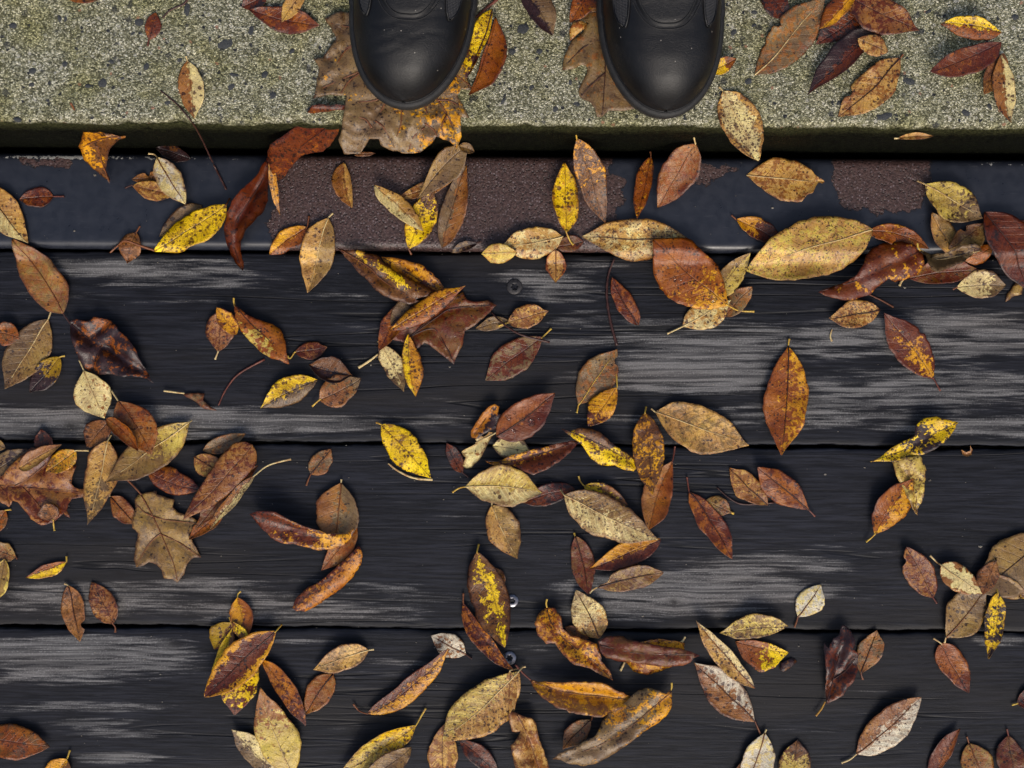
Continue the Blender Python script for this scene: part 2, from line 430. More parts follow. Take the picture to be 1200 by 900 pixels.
def make_leather_mat(name, wrinkle=1.0):
    w = NT(name)
    pos = obj_coord(w)
    n1 = w.noise(pos, 26, 4, 0.6)
    n2 = w.noise(w.n("Mapping", ins={"Vector": pos, "Scale": (1.0, 2.4, 1.0)}).outputs[0], 95, 4, 0.6, 0.8)
    n3 = w.noise(pos, 520, 3, 0.6)
    vo = w.vor(pos, 800)
    col = w.mix(w.ss(n1, 0.35, 0.7), (0.0020, 0.0021, 0.0030), (0.0050, 0.0051, 0.0066))
    scf = w.noise(w.n("Mapping", ins={"Vector": pos, "Rotation": (0, 0, 0.5), "Scale": (1.0, 5.0, 2.0)}).outputs[0], 30, 5, 0.7)
    col = w.mix(w.ss(scf, 0.60, 0.74, 0.0, 0.5), col, (0.036, 0.032, 0.028))
    dust = w.vor(w.vadd(pos, (2.0, 0.0, 0.0)), 150)
    dr = w.sep(dust.outputs["Color"])
    col = w.mix(w.m('MULTIPLY', w.m('SUBTRACT', 1.0, w.ss(dust.outputs["Distance"], 0.05, 0.10)), w.m('LESS_THAN', dr[0], 0.30)), col, (0.24, 0.22, 0.19))
    cre = w.m('ABSOLUTE', w.m('SUBTRACT', n2, 0.5))
    cre = w.m('SUBTRACT', 1.0, w.ss(cre, 0.0, 0.05))
    h = w.m('ADD', w.m('MULTIPLY', n1, 0.25), w.m('SUBTRACT', w.m('MULTIPLY', n3, 0.10), w.m('MULTIPLY', w.m('MULTIPLY', cre, w.ss(n1, 0.45, 0.6)), 0.09 * wrinkle)))
    h = w.m('ADD', h, w.m('MULTIPLY', vo.outputs["Distance"], 0.05))
    nor = w.bump(h, 0.6, 0.0020)
    return w.bsdf(col=col, rough=w.lr(n1, 0.3, 0.7, 0.42, 0.60), nor=nor, spec=0.32)

def make_simple(name, c1, c2, scale, rough, bump=0.3, bd=0.001, metal=0.0):
    w = NT(name)
    pos = obj_coord(w)
    n1 = w.noise(pos, scale, 4, 0.6)
    col = w.mix(w.ss(n1, 0.35, 0.65), c1, c2)
    return w.bsdf(col=col, rough=rough, nor=w.bump(n1, bump, bd), metal=metal)

def make_mesh_fabric():
    w = NT("boot_mesh_fabric")
    pos = obj_coord(w)
    s = w.sep(pos)
    a = w.m('SINE', w.m('MULTIPLY', w.m('ADD', s[0], s[1]), 2600.0))
    b = w.m('SINE', w.m('MULTIPLY', w.m('SUBTRACT', s[0], s[1]), 2600.0))
    k = w.m('MULTIPLY', a, b)
    col = w.mix(w.ss(k, -0.2, 0.5), (0.026, 0.027, 0.032), (0.006, 0.006, 0.008))
    return w.bsdf(col=col, rough=0.7, nor=w.bump(k, 0.7, 0.0006))

M_LEAF, M_STEM = make_leaf_mat(), make_stem_mat()
M_WOOD, M_CONC, M_STEEL = make_wood_mat(), make_concrete_mat(), make_steel_mat()
M_LEATHER = make_leather_mat("black_boot_leather")
M_RUBBER = make_simple("black_rubber_sole", (0.004, 0.004, 0.0045), (0.011, 0.0105, 0.0105), 120, 0.65, 0.5, 0.0012)
M_LACE = make_simple("black_bootlace", (0.012, 0.012, 0.013), (0.030, 0.030, 0.032), 700, 0.7, 0.7, 0.0008)
M_MESH = make_mesh_fabric()
M_THREAD = make_simple("boot_stitching", (0.006, 0.006, 0.007), (0.012, 0.012, 0.012), 400, 0.7)
M_SCREW = make_simple("bright_screw", (0.14, 0.14, 0.16), (0.27, 0.27, 0.30), 300, 0.35, 0.3, 0.0004, 1.0)
M_SCREW_DK = make_simple("blackened_screw", (0.020, 0.018, 0.018), (0.045, 0.042, 0.042), 300, 0.5, 0.5, 0.0006, 0.3)
M_RECESS = make_simple("screw_recess", (0.006, 0.006, 0.006), (0.012, 0.011, 0.011), 300, 0.7)
M_SOIL = make_simple("dark_soil", (0.016, 0.012, 0.009), (0.045, 0.035, 0.026), 40, 0.9, 0.8, 0.01)
M_STONE = make_simple("dark_aggregate_stone", (0.020, 0.023, 0.026), (0.065, 0.068, 0.070), 260, 0.6, 0.6, 0.0012)
def make_drop():
    w = NT("water_drop")
    return w.bsdf(col=(1, 1, 1), rough=0.02, trans=1.0, ior=1.33)
M_DROP = make_drop()

# ---------------------------------------------------------------- setting: ground, planks, steel channel, concrete step
ROT = -0.0068                     # the boards run a touch downhill to the right
def to_deck(v):
    c, s = math.cos(-ROT), math.sin(-ROT)
    return (v[0] * c - v[1] * s, v[0] * s + v[1] * c)

g = mesh_obj("ground", [(-30, -30, -0.22), (30, -30, -0.22), (30, 30, -0.22), (-30, 30, -0.22)], [(0, 1, 2, 3)], M_SOIL, smooth=False)
tag(g, "dark bare soil under the planks", kind="structure")

deck = empty("deck", (0, 0, 0), ROT)
tag(deck, "charcoal stained plank step worn silver along the grain", kind="structure")

WEAR = [  # photo px: cx, cy, rx, ry, strength
 (170,315,150,13,.75),(60,345,80,7,.35),(200,333,100,10,.55),(230,354,70,5,.5),(340,330,80,18,.42),(390,350,60,8,.45),(380,380,50,4,.45),
 (120,495,330,19,.95),(300,496,270,15,.7),(100,474,150,6,.4),(560,488,100,10,.34),(480,470,80,5,.36),
 (640,325,70,11,.65),(660,345,60,16,.5),(690,372,70,9,.5),(700,402,80,11,.6),(690,312,50,7,.55),
 (800,440,125,22,.95),(835,402,140,30,.76),(780,380,60,14,.6),(1000,400,140,26,.62),(1120,390,150,30,.74),(1100,460,190,30,.68),
 (900,492,250,16,.50),(1150,500,150,15,.70),(980,480,120,22,.62),
 (820,690,170,22,.85),(900,662,120,16,.65),(1000,640,80,8,.4),(760,716,130,11,.75),(1000,700,60,7,.36),
 (330,716,200,16,.62),(400,690,120,12,.5),(120,700,130,20,.68),(250,690,90,16,.62),(60,715,120,12,.55),(150,645,50,7,.45),(140,665,50,6,.5),
 (480,702,80,9,.45),(500,590,70,7,.3),(540,605,40,5,.38),(130,640,60,5,.3),
 (60,760,210,15,.9),(110,777,130,18,.8),(60,797,140,7,.6),(90,828,110,7,.65),(110,846,60,7,.6),(150,861,90,7,.55),(140,888,60,8,.75),
 (340,750,80,9,.36),(460,776,60,7,.45),(430,791,60,6,.42),(620,760,40,4,.45),(1180,750,40,9,.55),(400,852,50,4,.36),(920,855,70,4,.45),(1030,810,50,4,.36),
]
WB = []
for cx, cy, rx, ry, st in WEAR:
    p = to_deck(P(cx, cy))
    WB.append((p[0], p[1], rx * PX, ry * PX, st))
KNOTS = [(82, 499, 10, 5), (340, 503, 8, 4), (204, 755, 12, 5), (790, 706, 6, 5), (140, 672, 7, 4), (1020, 300, 8, 4), (640, 905, 9, 5)]
KB = [(*to_deck(P(a, b)), c * PX, d * PX) for a, b, c, d in KNOTS]

def make_plank(y0, y1, seed, worn=True):
    r = 0.0022
    ext, step = (1.25, 0.0045) if worn else (1.25, 0.02)
    xs = np.arange(-ext, ext + step, step)
    ny = 42 if worn else 10
    prof = [(y1, -0.038), (y1, -r), (y1 - r * .3, -r * .3), (y1 - r, 0.0)]
    prof += [(y1 - r + (y0 - y1 + 2 * r) * k / ny, 0.0) for k in range(1, ny)]
    prof += [(y0 + r, 0.0), (y0 + r * .3, -r * .3), (y0, -r), (y0, -0.038)]
    prof = np.array(prof)
    X, PY = np.meshgrid(xs, prof[:, 0], indexing='ij')
    Z = np.tile(prof[:, 1], (len(xs), 1))
    rs = np.random.RandomState(seed)
    # slight cupping, wavy arrises
    mid, half = (y0 + y1) / 2, (y1 - y0) / 2
    Z = Z - 0.0006 * ((PY - mid) / half) ** 2
    wob = sum(a * np.sin(f * xs + ph) for a, f, ph in ((0.0007, 9, seed), (0.0005, 31, seed * 2.1), (0.0004, 83, seed * 3.7), (0.0003, 211, seed * 1.3), (0.0002, 530, seed * 4.3)))
    PY = PY + wob[:, None] * np.sign(PY - mid) * (np.abs(PY - mid) / half) ** 6
    wear = np.zeros_like(X); warp = np.zeros_like(X); knot = np.zeros_like(X)
    if worn:
        for cx, cy, rx, ry, st in WB:
            if y0 - 0.03 < cy < y1 + 0.03:
                q = ((X - cx) / rx) ** 2 + ((PY - cy) / ry) ** 2
                wear = np.maximum(wear, st * np.exp(-0.7 * q * q))
        for cx, cy, rx, ry in KB:
            if y0 < cy < y1:
                q = ((X - cx) / (rx * 3.2)) ** 2 + ((PY - cy) / (ry * 3.0)) ** 2
                warp = warp - np.sign(PY - cy) * ry * 0.9 * np.exp(-q) * np.tanh(np.abs(PY - cy) / ry)
                q2 = ((X - cx) / rx) ** 2 + ((PY - cy) / ry) ** 2
                knot = np.maximum(knot, np.exp(-q2 * 1.2))
    else:
        wear = 0.30 + 0.25 * np.sin(X * 3 + seed) * np.cos(PY * 40 + seed)
    n, m = X.shape
    verts = np.stack([X.ravel(), PY.ravel(), Z.ravel()], 1)
    idx = np.arange(n * m).reshape(n, m)
    a, b, c, d = idx[:-1, :-1].ravel(), idx[1:, :-1].ravel(), idx[1:, 1:].ravel(), idx[:-1, 1:].ravel()
    faces = np.stack([a, d, c, b], 1).tolist()
    faces.append(idx[0, :].tolist()); faces.append(idx[-1, ::-1].tolist())
    bot = [idx[0, 0], idx[-1, 0], idx[-1, -1], idx[0, -1]]
    faces.append([int(i) for i in bot])
    o = mesh_obj("plank", verts, faces, M_WOOD, deck, True,
                 attrs=dict(gy=(PY + warp), wear=wear, knot=knot, rnd=np.full(X.shape, seed * 0.37)))
    return o

planks = [make_plank(-0.0592, 0.1288, 1), make_plank(-0.2432, -0.0618, 2), make_plank(-0.4272, -0.2458, 3), make_plank(-0.6105, -0.4305, 4),
          make_plank(-0.7945, -0.6145, 5, False), make_plank(-0.9785, -0.7985, 6, False)]

def make_screw(plank, px, py, mat, r):
    x, y = to_deck(P(px, py))
    bm = bmesh.new()
    n = 24
    rings = [(r, -0.004), (r, 0.0004), (r * .9, 0.0009), (r * .52, 0.0010)]
    prev = None
    for rr, z in rings:
        cur = [bm.verts.new((x + rr * math.cos(2 * math.pi * k / n), y + rr * math.sin(2 * math.pi * k / n), z)) for k in range(n)]
        if prev:
            for k in range(n): bm.faces.new((prev[k], prev[(k + 1) % n], cur[(k + 1) % n], cur[k]))
        prev = cur
    star = [bm.verts.new((x + r * (.50 if k % 4 < 2 else .33) * math.cos(2 * math.pi * k / n), y + r * (.50 if k % 4 < 2 else .33) * math.sin(2 * math.pi * k / n), 0.0010)) for k in range(n)]
    for k in range(n): bm.faces.new((prev[k], prev[(k + 1) % n], star[(k + 1) % n], star[k]))
    low = [bm.verts.new((v.co.x, v.co.y, -0.0015)) for v in star]
    for k in range(n): bm.faces.new((star[k], star[(k + 1) % n], low[(k + 1) % n], low[k]))
    o = bm_obj("screw", bm, mat, plank, True)
    bm = bmesh.new()
    c = bm.verts.new((x, y, -0.0012))
    vs = [bm.verts.new((x + r * .5 * math.cos(2 * math.pi * k / n), y + r * .5 * math.sin(2 * math.pi * k / n), -0.0012)) for k in range(n)]
    for k in range(n): bm.faces.new((c, vs[k], vs[(k + 1) % n]))
    bm_obj("socket", bm, M_RECESS, o, False)
make_screw(planks[0], 603, 336, M_SCREW_DK, 0.0078)
make_screw(planks[1], 600, 704, M_SCREW, 0.0066)
make_screw(planks[2], 597, 771, M_SCREW, 0.0070)

# steel channel between planks and concrete
def sdf_poly(X, Y, poly):
    d2 = np.full(X.shape, 1e9); inside = np.zeros(X.shape, bool)
    n = len(poly)
    for i in range(n):
        ax, ay = poly[i]; bx, by = poly[(i + 1) % n]
        ex, ey = bx - ax, by - ay
        t = np.clip(((X - ax) * ex + (Y - ay) * ey) / (ex * ex + ey * ey + 1e-12), 0, 1)
        d2 = np.minimum(d2, (X - ax - t * ex) ** 2 + (Y - ay - t * ey) ** 2)
        c = ((ay > Y) != (by > Y)) & (X < (bx - ax) * (Y - ay) / (by - ay + 1e-12) + ax)
        inside ^= c
    return np.where(inside, np.sqrt(d2), -np.sqrt(d2))

def make_steel():
    y0, y1, r, zt = 0.1318, 0.2262, 0.008, STEEL
    xs = np.arange(-1.25, 1.2501, 0.003)
    prof = [(y1, -0.10)]
    for k in range(0, 7):
        a = math.pi / 2 * k / 6
        prof.append((y1 - r + r * math.cos(a), zt - r + r * math.sin(a)))
    ny = 26
    prof += [(y1 - r + (y0 - y1 + 2 * r) * k / ny, zt) for k in range(1, ny)]
    for k in range(0, 7):
        a = math.pi / 2 * (1 - k / 6)
        prof.append((y0 + r - r * math.cos(a), zt - r + r * math.sin(a)))
    prof.append((y0, -0.10))
    prof = np.array(prof)
    X, Y = np.meshgrid(xs, prof[:, 0], indexing='ij')
    Z = np.tile(prof[:, 1], (len(xs), 1))
    Z = Z + 0.0004 * np.sin(X * 23) * np.sin(X * 7 + 1) * np.sin(np.pi * (Y - y0) / (y1 - y0))
    polys = [
     [(326,160),(321,185),(329,200),(319,222),(325,240),(312,262),(320,280),(318,318),(560,320),(700,318),(700,266),(722,262),(723,242),(733,236),(728,222),(734,212),(716,204),(713,195),(738,160)],
     [(974,160),(977,212),(984,234),(992,246),(1005,247),(1012,243),(1025,253),(1036,247),(1060,249),(1076,247),(1085,226),(1093,210),(1090,192),(1094,160)],
     [(812,192),(832,194),(868,198),(842,206),(829,216),(814,215)], [(24,186),(82,187),(78,197),(50,195),(27,192)], [(655,300),(712,292),(690,316),(655,318)]]
    rust = np.full(X.shape, -1.0)
    for pl in polys:
        pp = [to_deck(P(a, b, STEEL)) for a, b in pl]
        rust = np.maximum(rust, sdf_poly(X, Y, pp))
    rust = np.clip(0.5 + rust / 0.012 * 0.5, 0, 1)
    off = np.abs(X) > 0.56
    rust = np.where(off, 0.5 * (np.sin(X * 11) * np.sin(X * 4.3 + 2) + 0.2), rust)
    ln = to_deck(P(600, 188, STEEL))[1]
    px = X / (PX * (CAM_H - STEEL) / CAM_H) + 600
    dens = 0.20 + 0.75 * np.exp(-((px - 70) / 90) ** 2) + 0.2 * np.exp(-((px - 230) / 60) ** 2) + 0.25 * np.exp(-((px - 1165) / 40) ** 2)
    chip = dens * np.exp(-((Y - ln) / 0.0022) ** 2)
    n, m = X.shape
    verts = np.stack([X.ravel(), Y.ravel(), Z.ravel()], 1)
    idx = np.arange(n * m).reshape(n, m)
    a, b, c, d = idx[:-1, :-1].ravel(), idx[1:, :-1].ravel(), idx[1:, 1:].ravel(), idx[:-1, 1:].ravel()
    faces = np.stack([a, d, c, b], 1).tolist()
    faces.append(idx[0, :].tolist()); faces.append(idx[-1, ::-1].tolist())
    o = mesh_obj("steel_beam", verts, faces, M_STEEL, None, True, attrs=dict(rust=rust, chip=chip))
    o.rotation_euler = (0, 0, ROT)
    tag(o, "dark painted steel beam with bare rusty patches along the concrete step", "beam")
make_steel()

# concrete step
def make_concrete():
    yf, r = 0.2330, 0.0075
    xs = np.concatenate([np.arange(-1.5, -0.62, 0.02), np.arange(-0.62, 0.62, 0.0035), np.arange(0.62, 1.51, 0.02)])
    prof = [(0.0, -0.34), (0.0, -0.10), (0.0, -0.06)] + [(0.0, -0.055 + 0.004 * k) for k in range(1, 12)]
    for k in range(1, 8):
        a = math.pi / 2 * k / 7
        prof.append((r - r * math.cos(a), -r + r * math.sin(a)))
    prof += [(r + 0.0035 * k, 0.0) for k in range(1, 40)]
    prof += [(r + 0.14 + 0.02 * k, 0.0) for k in range(0, 50)] + [(1.3, -0.34)]
    prof = np.array(prof)
    X, Y = np.meshgrid(xs, prof[:, 0], indexing='ij')
    Z = np.tile(prof[:, 1], (len(xs), 1)).copy()
    Y = Y.copy()
    for i in range(X.shape[0]):
        for j in range(X.shape[1]):
            if prof[j, 0] < 0.15 and prof[j, 1] > -0.08:
                p = Vector((X[i, j] * 70, Y[i, j] * 70, Z[i, j] * 70))
                nz = mnoise.noise(p) * 0.0009 + mnoise.noise(p * 4.1) * 0.0007
                f = 1.0 if prof[j, 1] > -0.004 else 0.0
                Z[i, j] += nz * f
                Y[i, j] += (nz * 1.3 + 0.0022 * mnoise.noise(Vector((X[i, j] * 18, 3.0, 1.0))) + 0.0050 * max(0, mnoise.noise(Vector((X[i, j] * 55, Z[i, j] * 90, 5.0))) - .18)) * (1.0 if prof[j, 0] < 0.02 else 0.0)
    n, m = X.shape
    verts = np.stack([X.ravel(), Y.ravel(), Z.ravel()], 1)
    idx = np.arange(n * m).reshape(n, m)
    a, b, c, d = idx[:-1, :-1].ravel(), idx[1:, :-1].ravel(), idx[1:, 1:].ravel(), idx[:-1, 1:].ravel()
    faces = np.stack([a, b, c, d], 1).tolist()
    faces.append(idx[0, ::-1].tolist()); faces.append(idx[-1, :].tolist())
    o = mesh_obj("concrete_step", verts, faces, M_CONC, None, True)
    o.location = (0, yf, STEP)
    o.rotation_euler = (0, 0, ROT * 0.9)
    tag(o, "mossy exposed aggregate concrete step under the boots", kind="structure")
    # individual dark stones set in the surface (photo px)
    stones = [(264,51,11,7),(120,97,6,6),(77,22,5,7),(70,22,3,6),(246,47,4,6),(155,40,6,4),(270,101,6,7),(163,26,6,5),(172,78,5,5),(38,83,5,4),(76,75,4,4),
              (293,37,5,10),(219,10,4,10),(103,101,4,3),(143,92,4,3),(37,99,4,3),(130,72,4,3),(275,88,7,3),(613,35,8,8),(623,103,5,5),(668,96,3,5),(675,122,6,4),
              (650,128,5,5),(848,110,7,4),(1037,136,11,5),(1065,95,8,5),(1132,132,6,4),(877,95,5,4),(901,119,5,4),(984,121,4,4),(1160,125,3,5),(1088,14,5,3),
              (883,14,5,3),(860,38,5,4),(884,30,4,3),(320,112,5,5),(310,88,4,6),(342,60,4,3),(362,128,4,4),(557,30,3,3),(590,118,5,4),(600,60,5,4),(632,60,4,4),
              (1110,120,4,3),(1008,40,4,3),(1190,20,5,4),(20,140,5,3),(15,30,5,4),(55,118,4,3),(210,70,4,3),(196,120,5,4)]
    rs = random.Random(5)
    base = bmesh.new()
    bmesh.ops.create_icosphere(base, subdivisions=2, radius=1.0)
    for v in base.verts:
        k = 1 + 0.55 * mnoise.noise(v.co * 2.3)
        v.co *= k
    me = bpy.data.meshes.new("stone"); base.to_mesh(me); base.free()
    me.polygons.foreach_set("use_smooth", [True] * len(me.polygons))
    me.materials.append(M_STONE)
    inv = Matrix.Rotation(-ROT * 0.9, 4, 'Z')
    for (sx, sy, rx, ry) in stones:
        p = P(sx, sy, STEP)
        lp = inv @ Vector((p.x, p.y - yf, 0))
        q = bpy.data.objects.new("stone", me)
        COL.objects.link(q)
        q.parent = o
        sc = PX * 0.9
        q.location = (lp.x, lp.y, -0.0008)
        q.scale = (rx * sc, ry * sc, 0.0016)
        q.rotation_euler = (0, 0, rs.uniform(-0.6, 0.6))
make_concrete()

# ---------------------------------------------------------------- boots
def interp(tab, s):
    if tab is HW and s < 0.085:
        return max(0.0008, 0.0512 * (1 - (1 - s / 0.085) ** 2.05) ** 0.5)
    xs = [t[0] for t in tab]; ys = [t[1] for t in tab]
    return float(np.interp(s, xs, ys))
HW = [(0, .004), (.0015, .011), (.004, .0185), (.008, .0255), (.014, .0325), (.022, .0390), (.033, .0445), (.048, .0488), (.066, .0510), (.09, .0522), (.12, .0515), (.15, .047), (.18, .042), (.21, .0395), (.24, .039), (.262, .035), (.276, .027), (.284, .017), (.287, .006)]
HT = [(0, .030), (.002, .036), (.006, .043), (.012, .0500), (.022, .0575), (.04, .0645), (.06, .0680), (.085, .0730), (.11, .083), (.14, .103), (.165, .128), (.185, .160), (.195, .172), (.287, .172)]
Z0 = 0.020
_sx = np.linspace(-0.02, 0.307, 1309)
_sy = np.interp(_sx, [t[0] for t in HT], [t[1] for t in HT])
for _ in range(3):
    _k = np.ones(25) / 25
    _sy[30:-30] = np.convolve(_sy, _k, 'same')[30:-30]
HT = list(zip(_sx, _sy))
HT_TIP = [(0, .0), (.002, .35), (.006, .62), (.012, .82), (.020, .93), (.032, 1.0), (1, 1)]
def b_exp(s):
    return float(np.interp(s, [0, .09, .14, .20, .3], [2.5, 2.5, 3.2, 7.0, 7.0]))
def b_surf(x, s, crease=None):
    hw = interp(HW, s); h = interp(HT, s)
    n = b_exp(s)
    q = min(1.0, abs(x) / hw)
    z = Z0 + (h - Z0) * (1 - q ** n) ** (1 / n)
    if crease:
        for (c0, sl, dp, wd) in crease:
            z -= dp * math.exp(-((s - (c0 + sl * x + 0.004 * math.sin(x * 90))) / wd) ** 2) * math.exp(-(x / 0.034) ** 4)
    return z

def make_boot(label, toe_px, rz, mirror, crease):
    base = P(toe_px[0], toe_px[1], STEP + 0.018)
    root = empty("boot", (base.x, base.y, STEP + 0.0015), rz)
    tag(root, label, "boot", "pair of black boots on the concrete step")
    mx = -1.0 if mirror else 1.0
    sk = lambda s: mx * 0.003 * math.exp(-(s / 0.05) ** 2)
    # upper
    ss = sorted(set([0.0, 0.0001, 0.0003, 0.0006] + [0.001 * k for k in range(0, 30)] + [0.002 * k for k in range(15, 70)] + [0.01 * k for k in range(14, 26)] + [.262, .268, .274, .279, .283, .286, .287]))
    na = 40
    vs, fs = [], []
    for s in ss:
        hw = interp(HW, s); h = interp(HT, s); n = b_exp(s)
        for k in range(na + 1):
            a = math.pi * k / na
            ca, sa = math.cos(a), math.sin(a)
            x = hw * math.copysign(abs(ca) ** (2 / n), ca)
            z = Z0 + (h - Z0) * abs(sa) ** (2 / n)
            if crease and sa > 0.3:
                z += b_surf(x, s, crease) - b_surf(x, s)
            vs.append((x + sk(s), s + 0.004, z))
    m = na + 1
    for i in range(len(ss) - 1):
        for k in range(na):
            fs.append((i * m + k, i * m + k + 1, (i + 1) * m + k + 1, (i + 1) * m + k))
    fs.append(tuple(range(m))); fs.append(tuple((len(ss) - 1) * m + k for k in range(m))[::-1])
    mesh_obj("upper", vs, fs, M_LEATHER, root)
    # sole with a rounded rim
    loop = [(interp(HW, s) + sk(s), s + 0.004) for s in ss] + [(-interp(HW, s) + sk(s), s + 0.004) for s in reversed(ss)]
    lc = len(loop)
    def outline(off):
        res_ = []
        for i_ in range(lc):
            ax, ay = loop[i_ - 2]; bx, by = loop[(i_ + 2) % lc]
            tx_, ty_ = bx - ax, by - ay
            ln_ = math.hypot(tx_, ty_)
            res_.append((loop[i_][0] + ty_ / ln_ * off, loop[i_][1] - tx_ / ln_ * off))
        return res_
    rings = [(0.0005, 0.0), (0.0030, 0.003), (0.0036, 0.010), (0.0048, 0.0155), (0.0050, 0.0190), (0.0040, 0.0222), (0.0018, 0.0238), (-0.001, 0.0236)]
    vs, fs = [], []
    for off, z in rings:
        for (x, y) in outline(off): vs.append((x, y, z))
    c = len(outline(0))
    for i in range(len(rings) - 1):
        for k in range(c):
            k2 = (k + 1) % c
            fs.append((i * c + k, i * c + k2, (i + 1) * c + k2, (i + 1) * c + k))
    fs.append(tuple(range(c))[::-1])
    mesh_obj("sole", vs, fs, M_RUBBER, root)
    # welt stitch groove: a thin bead at the junction
    bead = [Vector((x, y, 0.0246)) for (x, y) in outline(-0.0002)]
    v, f = tube(bead, 0.0011, 6)
    mesh_obj("welt", v, f, M_LEATHER, root)
    # raised vamp panel (U-shaped throat)
    def patch(name, region, lift, mat, res=0.002):
        pts, ids, fs = {}, [], []
        vs = []
        for (i, j) in region:
            for (a, b) in ((i, j), (i + 1, j), (i + 1, j + 1), (i, j + 1)):
                if (a, b) not in pts:
                    pts[(a, b)] = len(vs)
                    x, s = a * res, b * res
                    vs.append((x + sk(s), s + 0.004, b_surf(x, s, crease) + lift))
            fs.append((pts[(i, j)], pts[(i + 1, j)], pts[(i + 1, j + 1)], pts[(i, j + 1)]))
        return vs, fs
    # throat panel: rows from the U edge outwards
    vs, fs = [], []
    rows, colsn = 26, 20
    U = []
    for k in range(colsn + 1):
        t = -1 + 2 * k / colsn
        xe = 0.028 * t
        s0 = 0.064 + 0.026 * abs(t) ** 3.0
        U.append((xe, s0))
    for r_ in range(rows + 1):
        for (xe, s0) in U:
            s = s0 + (0.165 - s0) * (r_ / rows)
            lift = 0.0022 if r_ > 0 else 0.0
            vs.append((xe + sk(s), s + 0.004, b_surf(xe, s) + lift * min(1, r_ / 1.0)))
    w_ = colsn + 1
    for i in range(rows):
        for k in range(colsn):
            fs.append((i * w_ + k, i * w_ + k + 1, (i + 1) * w_ + k + 1, (i + 1) * w_ + k))
    vp = mesh_obj("vamp_panel", vs, fs, M_LEATHER, root)
    for off in (0.0018, -0.0020):
        pts = []
        for k in range(41):
            t = -1 + 2 * k / 40
            xe = (0.028 - off) * t
            s0 = 0.064 + off + 0.026 * abs(t) ** 3.0
            pts.append(Vector((xe + sk(s0), s0 + 0.004, b_surf(xe, s0) + (0.0024 if off > 0 else 0.0002))))
        v, f = tube(pts, 0.0005, 5)
        mesh_obj("seam", v, f, M_THREAD, vp)
    # mesh side panels with a stitched edge
    for sx in (-1, 1):
        vs, fs = [], []
        nr, nc = 14, 8
        for i in range(nr + 1):
            s = 0.066 + 0.080 * i / nr
            lo, hi = 0.0315 + 0.0035 * math.exp(-(i / 1.6)), 0.0455 - 0.0085 * math.exp(-i / 1.6)
            for k in range(nc + 1):
                x = sx * (lo + (hi - lo) * k / nc)
                vs.append((x + sk(s), s + 0.004, b_surf(x, s) + 0.0006))
        for i in range(nr):
            for k in range(nc):
                fs.append((i * (nc + 1) + k, i * (nc + 1) + k + 1, (i + 1) * (nc + 1) + k + 1, (i + 1) * (nc + 1) + k))
        pnl = mesh_obj("side_panel", vs, fs, M_MESH, root)
        rim = [vs[i * (nc + 1)] for i in range(nr, -1, -1)] + [vs[k] for k in range(nc + 1)] + [vs[i * (nc + 1) + nc] for i in range(nr + 1)]
        v, f = tube([Vector(p) + Vector((0, 0, 0.0003)) for p in rim], 0.0010, 5)
        mesh_obj("seam", v, f, M_LEATHER, pnl)
    # laces and eyelets over the instep
    for i, s in enumerate((0.108, 0.122, 0.136, 0.150, 0.163)):
        pts = []
        for k in range(13):
            x = -0.020 + 0.040 * k / 12
            s2 = s + (0.005 * k / 12 if i % 2 else 0.005 * (1 - k / 12))
            pts.append(Vector((x + sk(s2), s2 + 0.004, b_surf(x, s2) + 0.0042)))
        v, f = tube(pts, 0.0021, 7, 0.7)
        mesh_obj("lace", v, f, M_LACE, root)
        for x in (-0.0205, 0.0205):
            c0 = Vector((x + sk(s), s + 0.0055, b_surf(x, s) + 0.0026))
            ring = [c0 + Vector((0.0034 * math.cos(2 * math.pi * k / 14), 0.0034 * math.sin(2 * math.pi * k / 14), 0.0)) for k in range(15)]
            v, f = tube(ring, 0.0010, 6)
            mesh_obj("eyelet", v, f, M_SCREW_DK, root)
    # padded collar round the ankle opening
    ring = [Vector((0.0335 * math.cos(2 * math.pi * k / 32), 0.2445 + 0.040 * math.sin(2 * math.pi * k / 32), 0.169)) for k in range(33)]
    v, f = tube(ring, 0.0070, 10)
    mesh_obj("collar", v, f, M_LEATHER, root)
    return root

make_boot("black leather boot planted on the crumpled maple leaf", (477, 127.5), math.radians(-3.5), True,
          [(0.044, 0.28, 0.0009, 0.0013), (0.056, 0.36, 0.0007, 0.0018), (0.0655, 0.20, 0.0006, 0.0025)])
make_boot("black leather boot planted on the brown oak leaf", (775, 138), math.radians(0.5), False,
          [(0.060, -0.10, 0.0003, 0.004)])

# ---------------------------------------------------------------- leaves
PAL = {k: lin(c, 0.93) for k, c in dict(
    Y=(250, 208, 40), YO=(216, 152, 40), YG=(208, 182, 104), CR=(228, 208, 150), WH=(216, 206, 182), TN=(200, 158, 98), KH=(150, 120, 74),
    GB=(124, 100, 70), PB=(152, 104, 64), BR=(112, 74, 42), OR=(148, 82, 30), RB=(104, 52, 32), DK=(54, 33, 32), OY=(186, 116, 32),
    DY=(176, 138, 32)).items()}
STEMC = {'p': lin((226, 200, 140), .85), 'b': lin((130, 78, 45), .85), 'd': lin((70, 38, 30), .85), 'y': lin((214, 176, 70), .85), 'r': lin((112, 56, 40), .85)}
GROUP = "autumn leaves scattered over the step"
RNG = random.Random(11)

def surf_z(x, y):
    """planks at 0, steel channel a little proud, eased over a few millimetres"""
    t = (y + x * 0.0068 - 0.118) / 0.016
    t = max(0.0, min(1.0, t))
    return STEEL * t * t * (3 - 2 * t) + 0.0006

